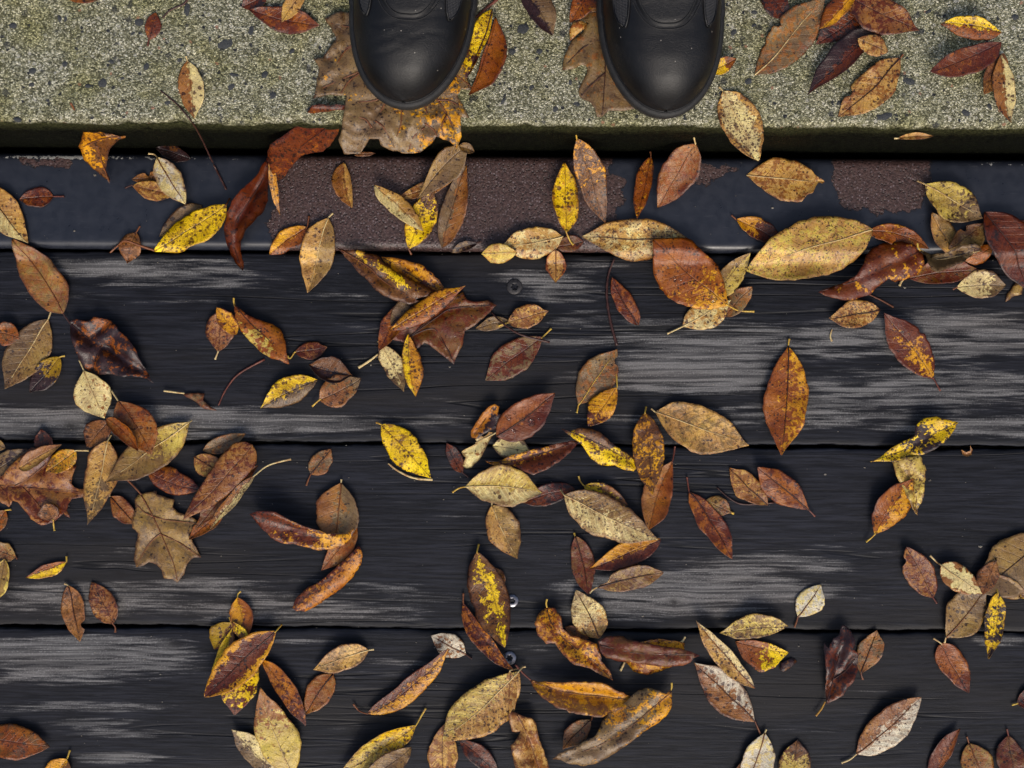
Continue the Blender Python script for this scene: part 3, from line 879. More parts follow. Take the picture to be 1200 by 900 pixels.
def mask_val(spec, u, v):
    """share of the second pigment, as a smooth field on the blade"""
    if isinstance(spec, (int, float)):
        return float(spec)
    tot = 0.0
    for ch in spec:
        if ch == 'L': q = 0.5 + 0.75 * v
        elif ch == 'R': q = 0.5 - 0.75 * v
        elif ch == 'T': q = 0.5 + 1.5 * (u - 0.62)
        elif ch == 'B': q = 0.5 + 1.5 * (0.38 - u)
        elif ch == 'E': q = 0.5 + 1.3 * (abs(v) - 0.68)
        elif ch == 'C': q = 0.5 + 1.2 * (0.36 - abs(v)) - 0.5 * abs(u - 0.5)
        elif ch == 'm': q = 0.45
        elif ch == 'h': q = 0.58
        elif ch == 'l': q = 0.30
        else: q = 0.0
        tot += q
    return tot / len(spec)

def F(label, A, B, mask, sp, b, t, wl, wr, st=None, sc='b', rib=None, cl=None, cr=None, arch=None, tip=0.0, bc=0.0, bow=0.0, p=0.47,
      lv=0, zb=None, zt=None, sf=None, n=(), ss=1.0, U=None, wav=1.7, name="fallen_leaf", k=0.92, drops=(), vn=1.0, cat="leaf", vf=0.0):
    seed = RNG.random() * 100
    cy = (b[1] + t[1]) / 2
    conc = (sf == 'c') or (sf is None and cy < 128)
    steel = (not conc) and cy < 290
    free = zb is not None
    if free:
        z_b, z_t = zb, zt
    else:
        z_b = z_t = (STEP if conc else (STEEL if steel else 0.0)) + 0.002 + lv * 0.0045
    pb, pt = P(b[0], b[1], z_b), P(t[0], t[1], z_t)
    sb = PX * (CAM_H - z_b) / CAM_H
    dv = pt - pb
    L = dv.length
    d2 = Vector((dv.x, dv.y, 0)).normalized()
    left = Vector((-d2.y, d2.x, 0))
    wl *= sb; wr *= sb; bow *= sb
    if cl is None: cl = RNG.uniform(-14, 26)
    if cr is None: cr = RNG.uniform(-14, 26)
    if arch is None: arch = RNG.uniform(-0.02, 0.05)
    nu, nh = (38, 7) if L > 0.06 else (26, 6)
    pL, pR = p + RNG.uniform(-.06, .06), p + RNG.uniform(-.06, .06)
    aL, aR = math.log(0.5) / math.log(pL), math.log(0.5) / math.log(pR)
    twl, twr = RNG.uniform(8, 42), RNG.uniform(8, 42)
    if tip == 0.0: tip = RNG.choice((0.0, 0.03, 0.07, 0.12))
    ex, tp = RNG.uniform(.66, .88), RNG.uniform(.25, .62)
    if bow == 0: bow = RNG.uniform(-.035, .035) * L
    def width(u, lft=True):
        w = math.sin(math.pi * min(1, max(0, u)) ** (aL if lft else aR)) ** ex
        if u > 0.78: w *= 1 - tp * ((u - 0.78) / 0.22) ** 1.3       # drawn-out tip
        if u < 0.10: w *= 1 - 0.35 * (1 - u / 0.10)
        return max(w, 0.015)
    grid = np.zeros((nu + 1, 2 * nh + 1, 3))
    us = np.zeros((nu + 1, 2 * nh + 1)); vv = np.zeros_like(us); dd = np.zeros_like(us); mk = np.zeros_like(us)
    cen = []
    for i in range(nu + 1):
        u = i / nu
        zc = (z_t - z_b) * u + arch * 4 * u * (1 - u) * L + tip * u ** 3 * L + bc * (1 - u) ** 3 * L
        c = pb + dv * u - Vector((0, 0, (z_t - z_b) * u)) + left * (bow * 4 * u * (1 - u)) + Vector((0, 0, zc))
        c += left * (0.018 * L * mnoise.noise(Vector((u * 3.0, seed, 2.0))))
        cen.append(c)
        for j in range(-nh, nh + 1):
            v = j / nh
            W = wl if v > 0 else wr
            th = math.radians((cl + twl * mnoise.noise(Vector((u * 2.3, seed, 11.0)))) if v > 0 else (cr + twr * mnoise.noise(Vector((u * 2.3, seed, 17.0)))))
            w = W * width(u, v > 0)
            # ragged margin
            w *= 1 + 0.13 * mnoise.noise(Vector((u * 4.5, seed, 3.0 + 9 * (v > 0)))) + 0.06 * mnoise.noise(Vector((u * 12, seed, 5.0 + 9 * (v > 0)))) + 0.03 * mnoise.noise(Vector((u * 42, seed, 7.0 + (v > 0))))
            for (sd_, un, dp, wd) in n:
                if (sd_ == 'L') == (v > 0) and v != 0:
                    w *= 1 - dp * math.exp(-((u - un) / wd) ** 4)
            if abs(th) < 0.05:
                off, zo = abs(v) * w, 0.0
            else:
                at = abs(th)
                r = w / math.sin(min(at, math.pi / 2))
                off = r * math.sin(abs(v) * at)
                zo = r * (1 - math.cos(abs(v) * at)) * (1 if th > 0 else -1)
            zo += off * math.tan(math.radians(vf))
            q = c + left * (off if v > 0 else -off)
            nz = mnoise.noise(Vector((q.x * 42, q.y * 42, seed))) * 0.0016 + mnoise.noise(Vector((q.x * 110, q.y * 110, seed))) * 0.0007
            q = q + Vector((0, 0, zo + nz * wav * (0.35 + 0.65 * abs(v))))
            jj = j + nh
            grid[i, jj] = q
            us[i, jj] = u; vv[i, jj] = v; dd[i, jj] = off
            mk[i, jj] = mask_val(mask, u, v)
    if not free:
        if conc:
            dz = (STEP + 0.0009 + lv * 0.0045) - grid[..., 2].min()
            grid[..., 2] += dz
        else:
            base_z = z_b
            sz = np.array([[surf_z(grid[i, j, 0], grid[i, j, 1]) for j in range(2 * nh + 1)] for i in range(nu + 1)])
            rel = grid[..., 2] - base_z
            rel -= rel.min()
            grid[..., 2] = sz + rel + lv * 0.0045
    # two skins
    du = np.gradient(grid, axis=0); dj = np.gradient(grid, axis=1)
    nr = np.cross(du, dj)
    nr /= (np.linalg.norm(nr, axis=2, keepdims=True) + 1e-12)
    if nr[nu // 2, nh, 2] < 0: nr = -nr
    low = grid - nr * 0.00035
    org = grid[0, nh].copy()
    N, Mv = nu + 1, 2 * nh + 1
    verts = np.concatenate([grid.reshape(-1, 3), low.reshape(-1, 3)]) - org
    idx = np.arange(N * Mv).reshape(N, Mv)
    A_, B_, C_, D_ = idx[:-1, :-1].ravel(), idx[1:, :-1].ravel(), idx[1:, 1:].ravel(), idx[:-1, 1:].ravel()
    top = np.stack([A_, B_, C_, D_], 1)
    o2 = N * Mv
    bot = np.stack([A_, D_, C_, B_], 1) + o2
    rimi = list(idx[0, :]) + list(idx[1:, -1]) + list(idx[-1, -2::-1]) + list(idx[-2:0:-1, 0])
    rim = [(int(rimi[q]), int(rimi[(q + 1) % len(rimi)]), int(rimi[(q + 1) % len(rimi)] + o2), int(rimi[q] + o2)) for q in range(len(rimi))]
    faces = top.tolist() + bot.tolist() + rim
    root = empty(name, tuple(org))
    tag(root, label, cat, GROUP)
    rep = lambda arr: np.concatenate([arr.ravel(), arr.ravel()])
    tot = len(verts)
    dull = tuple(0.55 * PAL[A][i_] + 0.45 * PAL['KH'][i_] * 0.8 for i_ in range(3)) if U is None else PAL[U]
    mesh_obj("blade", verts, faces, M_LEAF, root, True,
             attrs=dict(u=rep(us), v=rep(vv), d=rep(dd + (1.0 if rib in ('p', 'y') else 0.0)), mask=rep(mk), side=np.concatenate([np.zeros(o2), np.ones(o2)]),
                        rnd=np.full(tot, seed * 0.13), sp=np.full(tot, sp), ss=np.full(tot, ss), vn=np.full(tot, vn)),
             cols=dict(cA=PAL[A], cB=PAL[B], cU=dull))
    O = Vector(org)
    if rib:
        pts = [Vector(grid[i, nh]) - O + Vector((0, 0, 0.00035)) for i in range(0, int(nu * 0.9), 2)]
        rr = [0.00066 * (1 - 0.78 * i / len(pts)) for i in range(len(pts))]
        v, f = tube(pts, rr, 6)
        mesh_obj("midrib", v, f, M_STEM, root, cols=dict(cA=STEMC[rib]))
    if st:
        gz = STEP if conc else None
        pts = [Vector(grid[1, nh]), Vector(grid[0, nh])]
        for q in st:
            if free:
                zz = z_b + (q[2] if len(q) > 2 else 0.0)
            else:
                z0 = STEP if conc else 0.0
                w0 = P(q[0], q[1], z0)
                zz = (STEP if conc else surf_z(w0.x, w0.y)) + 0.0012 + lv * 0.002
            pts.append(P(q[0], q[1], zz))
        cp = catmull(pts, 5)
        rr = [0.00065 + 0.0004 * (i / len(cp)) ** 2 for i in range(len(cp))]
        rr[-1] *= 1.25
        v, f = tube([q - O for q in cp], rr, 7)
        mesh_obj("stem", v, f, M_STEM, root, cols=dict(cA=STEMC[sc]))
    for (du_, dv_, r) in drops:
        i = int(du_ * nu); j = int(round(dv_ * nh)) + nh
        c = Vector(grid[i, j]) - O
        bm = bmesh.new()
        bmesh.ops.create_uvsphere(bm, u_segments=14, v_segments=10, radius=r)
        for vtx in bm.verts:
            vtx.co.z = max(vtx.co.z, -0.25 * r) * 0.62
            vtx.co.x *= 1 + 0.15 * mnoise.noise(vtx.co * 900)
            vtx.co += c + Vector((0, 0, 0.15 * r))
        bm_obj("water_drop", bm, M_DROP, root)
    return root

def poly_leaf(name, label, A, B, mask, sp, outline, veins, z0, zfun=None, st=None, sc='b', ribc='b', relief=0.0022, res=0.0035, ss=1.0, U=None, seed=None, ribr=0.0007, lean=None, dome=0.0, rag=1.5):
    """leaf of free outline (lobed, torn or crumpled), given in photo pixels"""
    seed = RNG.random() * 100 if seed is None else seed
    def zplane(px, py):
        return z0 if lean is None else lean(px, py)
    out = []
    nn = len(outline)
    for i in range(nn):
        a = Vector(outline[i]); b = Vector(outline[(i + 1) % nn])
        ln = (b - a).length
        m = max(1, int(ln / 4.0))
        for k in range(m):
            q = a.lerp(b, k / m)
            if 0 < k < m:
                nrm = Vector((-(b - a).y, (b - a).x)).normalized()
                q = q + nrm * (rag * mnoise.noise(Vector((q.x * 0.21, q.y * 0.21, seed))))
            out.append(P(q.x, q.y, zplane(q.x, q.y)))
    ov = [Vector((p.x, p.y)) for p in out]
    xs = [p.x for p in ov]; ys = [p.y for p in ov]
    pl = [(p.x, p.y) for p in ov]
    gx, gy = np.meshgrid(np.arange(min(xs), max(xs), res), np.arange(min(ys), max(ys), res * 0.9))
    gx = gx + (np.arange(gx.shape[0]) % 2)[:, None] * res * 0.5
    sd_ = sdf_poly(gx, gy, pl)
    ins = [Vector((float(x), float(y))) for x, y, s in zip(gx.ravel(), gy.ravel(), sd_.ravel()) if s > res * 0.45]
    allp = ov + ins
    edges = [(i, (i + 1) % len(ov)) for i in range(len(ov))]
    r = delaunay_2d_cdt(allp, edges, [], 1, 1e-7)
    pts, tris = r[0], [t for t in r[2]]
    X = np.array([p.x for p in pts]); Y = np.array([p.y for p in pts])
    S = sdf_poly(X, Y, pl)
    vs2 = [[(P(q[0], q[1], zplane(q[0], q[1])).x, P(q[0], q[1], zplane(q[0], q[1])).y) for q in vl] for vl in veins]
    D = np.full(X.shape, 1.0)
    for vl in vs2:
        for i in range(len(vl) - 1):
            ax, ay = vl[i]; bx, by = vl[i + 1]
            ex, ey = bx - ax, by - ay
            t = np.clip(((X - ax) * ex + (Y - ay) * ey) / (ex * ex + ey * ey + 1e-12), 0, 1)
            D = np.minimum(D, np.hypot(X - ax - t * ex, Y - ay - t * ey))
    Z = np.zeros_like(X)
    sc_ = PX * (CAM_H - z0) / CAM_H
    for i in range(len(X)):
        pxx, pyy = X[i] / sc_ + 600, 450 - Y[i] / sc_
        Z[i] = (zplane(pxx, pyy)) + relief * (mnoise.noise(Vector((X[i] * 48, Y[i] * 48, seed))) + 0.45 * mnoise.noise(Vector((X[i] * 120, Y[i] * 120, seed))))
        Z[i] += relief * 0.8 * (math.exp(-(D[i] / 0.004) ** 2) * -1.0 + min(1.0, D[i] / 0.012))
        if dome: Z[i] += dome * (1 - min(1.6, D[i] / 0.013) ** 1.35)
        if zfun: Z[i] += zfun(pxx, pyy)
    if lean is None and zfun is None:
        Z += (z0 + 0.0006) - Z.min()
    cx, cyy = float(np.mean(X)), float(np.mean(Y))
    org = np.array([cx, cyy, float(Z.min())])
    up = np.stack([X, Y, Z], 1)
    low = up - np.array([0, 0, 0.00035])
    n0 = len(X)
    verts = np.concatenate([up, low]) - org
    faces = []
    for t in tris:
        a, b, c = (pts[t[0]], pts[t[1]], pts[t[2]])
        if (b - a).cross(c - a) < 0: t = [t[0], t[2], t[1]]
        faces.append(tuple(t)); faces.append(tuple(q + n0 for q in reversed(t)))
    nb = len(ov)
    for i in range(nb):
        j = (i + 1) % nb
        faces.append((i, j, j + n0, i + n0))
    root = empty(name, tuple(org))
    tag(root, label, "leaf", GROUP)
    vv = np.clip(1 - S / 0.009, 0, 1)
    hx = (X - X.min()) / (X.max() - X.min() + 1e-9); hy = (Y - Y.min()) / (Y.max() - Y.min() + 1e-9)
    mk = np.array([mask(hx[i], 1 - hy[i]) if callable(mask) else float(mask) for i in range(n0)])
    rep = lambda a: np.concatenate([a, a])
    tot = 2 * n0
    dull = tuple(0.6 * PAL[A][i_] for i_ in range(3)) if U is None else PAL[U]
    mesh_obj("blade", verts, faces, M_LEAF, root, True,
             attrs=dict(u=np.zeros(tot), v=rep(vv), d=rep(D), mask=rep(mk), side=np.concatenate([np.zeros(n0), np.ones(n0)]),
                        rnd=np.full(tot, seed * 0.13), sp=np.full(tot, sp), ss=np.full(tot, ss), vn=np.zeros(tot)),
             cols=dict(cA=PAL[A], cB=PAL[B], cU=dull))
    O = Vector(org)
    def zat(x, y):
        return float(Z[np.argmin((X - x) ** 2 + (Y - y) ** 2)])
    for vl in vs2:
        pp = catmull([Vector((x, y, zat(x, y) + 0.0006)) for x, y in vl], 5)
        rr = [ribr * (1 - 0.6 * i / len(pp)) for i in range(len(pp))]
        v, f = tube([q - O for q in pp], rr, 6)
        mesh_obj("vein", v, f, M_STEM, root, cols=dict(cA=STEMC[ribc]))
    if st:
        pp = catmull([P(q[0], q[1], zplane(q[0], q[1]) + 0.002) for q in st], 5)
        v, f = tube([q - O for q in pp], [0.0008 + 0.0003 * i / len(pp) for i in range(len(pp))], 7)
        mesh_obj("stem", v, f, M_STEM, root, cols=dict(cA=STEMC[sc]))
    return root

def twig(label, pts, r, col='d', z=None, name="twig"):
    """pts: (px, py[, z])"""
    w = []
    for q in pts:
        if len(q) > 2: zz = q[2]
        elif q[1] < 147: zz = STEP + r
        else:
            w0 = P(q[0], q[1], 0.0); zz = surf_z(w0.x, w0.y) + r
        w.append(P(q[0], q[1], zz))
    cp = catmull(w, 6)
    O = cp[0].copy()
    rr = [r * (1 + 0.35 * mnoise.noise(Vector((i * 0.7, pts[0][0], 0)))) * (0.75 + 0.5 * i / len(cp)) for i in range(len(cp))]
    v, f = tube([q - O for q in cp], rr, 8)
    o = mesh_obj(name, v, f, M_STEM, None, cols=dict(cA=STEMC[col]))
    o.location = O
    tag(o, label, "twig", "loose twigs and stalks")
    return o

# ---------------------------------------------------------------- leaves on the concrete
F("brown leaf at the back of the concrete beside a small red leaf", 'BR','OR','m',.25,(122,-6),(76,-3),10,11)
F("small dark red leaf with a wet bead on pale concrete beside a twig", 'RB','OR','l',.2,(174,47),(182,14),9,10,st=[(173,54)],sc='r')
F("single tan leaf with one cream spotted half alone on the concrete", 'PB','CR','L',.30,(219,70),(228,139),16,15,st=[(218,66)],sc='p',cl=20,cr=10,ss=1.6)
F("red-brown leaf lying under a small ochre leaf by the maple leaf", 'RB','OR','m',.15,(292,12),(376,31),16,15,cl=30,cr=-10)
F("small ochre tan leaf lying across a red-brown leaf on concrete", 'TN','YO',.2,.12,(356,-10),(330,26),10,10,lv=1.5,cl=10,cr=10)
F("yellow black-flecked narrow leaf tucked beside the boot on the maple leaf", 'Y','RB','Tl',.85,(577,10),(546,93),4,18,ss=1.3,lv=1.2,cl=10,cr=5,rib='d')
F("glossy orange-brown leaf curled behind the yellow leaf beside the boot", 'OR','RB',.2,.1,(581,20),(549,112),25,3,lv=0.3,bow=4,cl=25,cr=20,p=.55)
F("dark grey-brown wet leaf on concrete behind the oak leaf", 'DK','GB','L',.15,(612,-12),(648,42),18,13,cl=20,cr=35)
F("orange-brown leaf between the dark wet leaf and the oak leaf", 'OR','YO',.2,.3,(698,-20),(668,26),16,12,lv=.8,cl=20,cr=25)
F("bright yellow leaf tip poking out from under the boot", 'Y','OR','T',.5,(832,84),(862,70),9,9,cl=50,cr=30,lv=1,st=None,tip=.15)
F("cream brown-speckled leaf overhanging the edge of the concrete", 'CR','TN','E',.75,(847,107),(889,189),25,22,st=[(843,102)],sc='p',rib='p',ss=.9,sf='c',cl=14,cr=10,p=.42)
F("large taupe leaf with a torn slit and holes on the concrete", 'GB','PB','m',.1,(884,88),(963,-2),24,25,rib='p',cl=10,cr=8,p=.5,n=[('L',.52,.3,.03),('L',.30,.12,.02)])
F("dark reddish leaf half under the large taupe leaf", 'RB','DK','m',.1,(895,-16),(922,24),14,16,cl=15,cr=15)
F("golden yellow leaf with brown blotch on top of the dark red leaves", 'YO','OR','R',.15,(1003,-14),(959,35),9,15,lv=2.5,cl=35,cr=-20,bow=3)
F("dark chestnut leaf lying under the golden yellow leaf", 'RB','DK','m',.2,(1013,10),(956,52),13,20,lv=.6,cl=10,cr=25)
F("long near-black red leaf with a curled hook tip on concrete", 'DK','RB','L',.05,(1040,30),(945,112),11,21,lv=.9,bow=-4,cl=45,cr=15,tip=.05)
F("small round tan leaf on top of the near-black red leaf", 'TN','PB','m',.35,(1005,46),(1041,61),13,12,lv=2.8,cl=-10,cr=-10,p=.5)
F("broad dusty rose-brown pointed leaf on the concrete", 'PB','RB','m',.1,(990,-6),(1075,38),20,25,lv=2,cl=20,cr=10,p=.42)
F("light tan leaf with dark midrib lying flat on the concrete", 'TN','PB','m',.3,(1055,68),(982,137),21,21,st=[(1058,64)],sc='b',rib='d',cl=15,cr=10,n=[('R',.72,.35,.05)])
F("curled brown leaf with yellow spotted lower half on the concrete", 'OR','Y','R',.6,(1174,38),(1102,28),16,10,lv=1.6,cl=-25,cr=35,ss=.8,bow=-3)
F("maroon leaf lying over the yellow spotted curled leaf", 'RB','OR','l',.1,(1174,49),(1087,86),20,13,lv=2.2,cl=10,cr=30,bow=2)
F("small brown leaf under the maroon leaf on the concrete", 'PB','BR','m',.1,(1177,62),(1151,112),15,10,lv=.3,cl=15,cr=20)
F("narrow cream and brown leaf pointing away under the maroon leaf", 'CR','PB','R',.3,(1174,63),(1184,144),12,14,lv=1,cl=20,cr=12,ss=1.2)
F("tiny tan leaf lying on the mossy edge of the concrete", 'TN','PB','m',.1,(1052,162),(1092,160),4,4,zb=.128,zt=.124,cl=20,cr=20,st=[(1048,162)],sc='p')
F("small rusty leaf lying on concrete behind the twig", 'RB','DK','m',.1,(283,8),(316,-8),9,10,cl=20,cr=20)
# maple leaf under the boot and oak leaf under the other
poly_leaf("maple_leaf", "big crumpled brown maple leaf pinned under a boot, hanging over the edge", 'GB','YO',
  lambda x, y: 0.16 + 0.36 * max(0, min(1, (x - .42) * 3)) * (0.35 + .65 * y), .35,
  [(381,22),(400,14),(440,20),(500,10),(540,40),(545,80),(548,95),(556,105),(540,105),(536,112),(550,139),(540,138),(541,160),(535,173),(527,166),(511,160),(505,168),(492,177),(470,178),(455,174),(446,170),(444,163),(433,163),(428,170),(420,179),(402,179),(396,163),(401,153),(404,130),(405,118),(407,113),(385,112),(368,117),(371,103),(374,80),(368,70),(379,68),(395,47),(392,40)],
  [[(470,70),(448,128),(418,172)],[(470,70),(500,130),(492,172)],[(480,70),(520,128),(536,160)],[(470,70),(420,85),(378,104)],[(465,60),(420,52),(384,70)],[(490,60),(530,85),(553,103)],[(465,50),(420,35),(388,28)],[(436,150),(428,140),(415,138)],[(440,142),(450,150),(462,172)],[(497,150),(485,160),(478,176)],[(498,145),(508,152),(512,160)],[(512,118),(525,118),(538,124)],[(524,135),(518,148),(520,160)],[(425,84),(410,95),(400,110)],[(420,52),(405,60),(396,75)],[(455,110),(440,118),(420,120)],[(480,95),(472,120),(470,145),(465,160)]],
  STEP + 0.0008, zfun=lambda x, y: 0.0022 + (0.0032 * abs(mnoise.noise(Vector((math.atan2(y - 70, x - 470) * 4.2, math.hypot(x - 470, y - 70) * .018, 4.0)))) + 0.003 * mnoise.noise(Vector((x * .09, y * .09, 2.0)))) * (1.0 if y > 128 or x < 402 else 0.05) - max(0, y - 146) ** 1.5 * 0.00006, relief=0.0012, res=.0026, ribc='b', ribr=.0008)
poly_leaf("oak_leaf", "brown lobed oak leaf trapped under the toe of a boot", 'GB','PB', lambda x, y: .42 - .2 * y, .08,
  [(690,-8),(712,-10),(740,40),(765,90),(770,120),(746,128),(728,131),(714,130),(706,137),(700,138),(697,128),(692,121),(679,113),(679,103),(688,86),(688,79),(682,76),(670,82),(659,83),(661,68),(670,48),(684,38),(684,32),(690,28),(680,22),(671,20),(678,10)],
  [[(712,-5),(710,50),(709,86),(706,133)],[(710,45),(685,55),(664,76)],[(709,86),(695,98),(682,112)],[(711,60),(735,85),(755,110)],[(711,15),(690,15),(676,20)]],
  STEP + 0.0008, zfun=lambda x, y: 0.0020 + 0.0016 * math.sin(x * .2) * (1 if x < 700 else .1), relief=0.0010, ribc='d')
poly_leaf("leaf_fragment", "small orange-tan leaf scrap lying on the oak leaf's shoulder", 'TN','OR', .45, .2,
  [(668,48),(667,36),(672,26),(681,24),(688,28),(685,34),(676,41)], [], STEP + 0.006)
# ---------------------------------------------------------------- leaves leaning down the riser and lying on the steel
poly_leaf("fallen_leaf", "folded yellow and brown leaf hanging down the riser onto painted steel", 'BR','YO',
  lambda x, y: .62 if y < .28 else (.75 - 1.2 * x if y < .75 else .25), .45,
  [(93,136),(105,142),(117,153),(128,155),(138,158),(146,158.5),(146,160.5),(138,163),(130,175),(129,192),(128,215),(118,203),(103,190),(98,180),(92,172),(94,155)],
  [[(138,159),(118,162),(97,172)],[(112,170),(122,190),(128,213)]], 0.07, lean=lambda x, y: max(.018, .125 - (y - 136) * .00165), st=[(93,137),(88,130),(83,121)], sc='b', relief=.003)
poly_leaf("fallen_leaf", "large red-brown black-freckled leaf leaning from concrete onto steel", 'RB','OR', lambda x, y: .25 + .5 * max(0, y - .5), .60,
  [(404,123),(400,130),(394,138),(395,150),(392,160),(388,172),(380,180),(370,180),(358,184),(350,193),(342,203),(335,210),(325,213),(322,205),(318,190),(316,180),(318,170),(325,163),(335,153),(345,142),(355,133),(365,125),(375,122),(385,124),(395,122)],
  [[(402,126),(380,145),(350,175),(325,208)]], 0.09, lean=lambda x, y: .148 if y < 138 else max(.022, .148 - (y - 138) * .0019), relief=.0035, ribc='d', ribr=.0006)
poly_leaf("fallen_leaf", "long maroon leaf drooping across the end of the rust patch", 'RB','DK', .30, .10,
  [(316,177),(312,190),(305,203),(295,215),(285,225),(275,238),(268,252),(265,270),(267,285),(272,300),(280,312),(286,318),(287,308),(283,296),(285,283),(292,270),(302,260),(313,250),(318,238),(316,222),(320,205),(322,190)],
  [[(318,182),(308,212),(292,238),(277,262),(275,290),(285,315)]], 0.0150, relief=.0035, dome=-.006, ribc='d', ribr=.0005)
F("narrow golden brown-flecked leaf standing on edge against the maroon leaf", 'YO','TN','m',.55,(316,184),(328,252),6,4,lv=2.2,cl=35,cr=30,zb=.045,zt=.020)
F("tan curled leaf lying in the middle of the rust patch", 'PB','TN','L',.12,(402,190),(413,244),8,14,cl=60,cr=15,bow=-3,lv=.4)
F("small rusty leaf leaning by the steel's back edge over the rust", 'BR','PB','m',.1,(415,182),(440,180),3,3,lv=.3)
F("grey-brown leaf bent over the steel's back edge", 'KH','GB','R',.15,(488,234),(548,170),15,20,zb=.018,zt=.05,cl=20,cr=15,p=.66)
F("dull brown scrap of leaf folded behind the grey-brown bent leaf", 'GB','KH','m',.1,(538,172),(556,178),6,6,zb=.052,zt=.045,cl=60,cr=60)
F("pale tan leaf crossing under the grey-brown leaf on rust", 'TN','PB','m',.1,(468,230),(531,212),9,8,lv=.8,cl=20,cr=20)
F("narrow tan leaf lying on top of the yellow leaf on rust", 'TN','CR','R',.2,(439,217),(496,271),11,12,lv=2.4,cl=-18,cr=25,st=None)
F("yellow black-dotted leaf partly under the narrow tan leaf on rust", 'Y','BR','Tl',.6,(479,292),(508,222),15,19,st=[(482,298)],sc='b',lv=.7,ss=1.2,cl=10,cr=20)
F("slim grey-brown folded leaf on rust beside the yellow dotted leaf", 'GB','PB','R',.1,(518,290),(547,194),12,17,lv=.3,cl=35,cr=25,p=.4)
F("dark shrivelled scrap lodged in the gap beside the steel", 'DK','GB','m',.1,(560,286),(529,297),5,6,cl=60,cr=50,lv=.3,st=[(564,283)],sc='d')
F("dark brown leaf almost hidden behind the cream leaf on painted steel", 'DK','BR','l',.05,(223,186),(183,173),9,9,lv=.2)
F("cream leaf with hooked pale stem lying on the painted steel", 'CR','WH','m',.12,(184,184),(218,240),15,16,st=[(181,181),(174,180)],sc='p',rib='b',lv=2.2,cl=14,cr=12)
F("smooth pinkish tan leaf under the hooked cream leaf", 'PB','TN','m',.03,(154,217),(206,228),11,12,lv=1.2,st=[(147,220)],sc='d',cl=10,cr=10)
F("small broken brown leaf behind the pinkish tan leaf", 'PB','BR','m',.05,(186,205),(156,211),8,7,lv=.4,n=[('R',.4,.7,.08)])
F("grey-tan leaf tucked under the brightest yellow leaf", 'KH','GB','R',.25,(236,240),(187,277),14,14,lv=.4,ss=2.0)
F("brightest yellow leaf with black specks at the steel's edge", 'Y','RB',.16,.75,(266,240),(181,295),21,17,lv=1.6,st=[(269,233)],sc='b',ss=1.25,cl=10,cr=-14,p=.45)
F("little brown leaf under a thin stalk at the steel's edge", 'PB','BR','m',.15,(163,273),(150,309),13,14,st=[(164,265)],sc='b',lv=.5,cl=15,cr=-10)
F("small rust-red leaf lying alone on the dark painted steel", 'RB','OR','m',.25,(62,230),(22,234),12,12,st=[(75,230)],sc='r',cl=15,cr=20,p=.4)
F("orange leaf with gold edge resting on rust beside the tan leaf", 'OR','YO','R',.3,(360,266),(315,298),13,12,st=[(362,253)],sc='b',cl=12,cr=20,lv=.3)
F("tan and khaki leaf stretched from rust onto the first plank", 'TN','KH','L',.30,(386,256),(360,343),19,21,st=[(390,250)],sc='p',rib='p',lv=.8,cl=10,cr=14,ss=1.3,p=.44)
F("vivid yellow leaf standing upright over the rust with black dots", 'Y','YO','l',.55,(664,272),(661,190),15,16,st=[(668,282),(672,287)],sc='y',lv=2.4,cl=25,cr=18,ss=1.4,rib=None)
F("dark brown gold-flecked leaf leaning behind the vivid yellow leaf", 'BR','YO','Bll',.55,(676,162),(708,263),18,17,zb=.085,zt=.018,st=[(674,148,.015)],sc='y',cl=20,cr=14,p=.45)
F("slim orange leaf beside the peach-brown leaf on painted steel", 'OR','YO','l',.3,(763,183),(746,257),8,12,st=[(762,178)],sc='b',lv=.8,cl=-15,cr=20)
F("peach-brown leaf propped against the riser on painted steel", 'PB','OR','m',.15,(815,169),(770,244),23,20,zb=.06,zt=.02,st=[(812,157,.015)],sc='p',cl=14,cr=12,p=.46)
F("tan leaf with a bitten end and a hole on painted steel", 'TN','PB','m',.15,(875,205),(964,214),24,27,rib='p',cl=10,cr=12,p=.52,n=[('R',.93,.8,.04),('R',.80,.25,.04),('L',.9,.25,.04)])
F("large tan leaf with fine spots bridging steel and plank", 'TN','CR','m',.55,(806,279),(682,277),25,24,lv=.6,cl=10,cr=14,rib='d',ss=.8,bow=2,p=.45)
F("tan leaf with pale midrib below the vivid yellow leaf", 'TN','CR','m',.35,(660,277),(588,288),19,19,rib='p',lv=1.0,cl=10,cr=14,ss=1.2,p=.5)
F("small yellow-tan leaf at the gap beside the tan leaf", 'YG','TN','m',.1,(606,297),(564,298),12,11,lv=2.2,cl=5,cr=5,p=.5,st=None)
F("brown leaf mostly hidden under the vivid yellow leaf's stem", 'BR','RB','m',.1,(684,283),(650,290),9,11,lv=.4)
F("very small tan oval leaf below the yellow leaf's stem", 'TN','OR','E',.25,(651,293),(651,331),12,12,lv=1.2,rib='b',cl=8,cr=8,p=.45)
F("glossy red leaf with a yellow edge on the steel's lower edge", 'RB','YO','B',.2,(863,257),(919,288),13,12,st=[(857,252)],sc='b',lv=.3,cl=15,cr=20)
F("yellow-cream leaf with brown blotches on painted steel", 'YG','GB','T',.45,(1084,216),(1151,256),20,24,st=[(1075,212)],sc='p',rib='p',lv=2,cl=8,cr=10,ss=1.3,p=.46)
F("plain olive-brown pointed leaf below the yellow-cream blotched leaf", 'KH','TN','L',.08,(1121,297),(1090,250),14,15,lv=.9,cl=15,cr=10,st=None)
F("curled brown torn leaf between the olive leaf and the big maroon leaf", 'KH','BR','L',.1,(1112,292),(1152,262),12,18,lv=1.2,cl=55,cr=40,n=[('L',.55,.5,.06)])
F("orange-brown leaf under the curled torn leaf", 'OR','BR','m',.1,(1160,290),(1125,305),12,10,lv=.3)
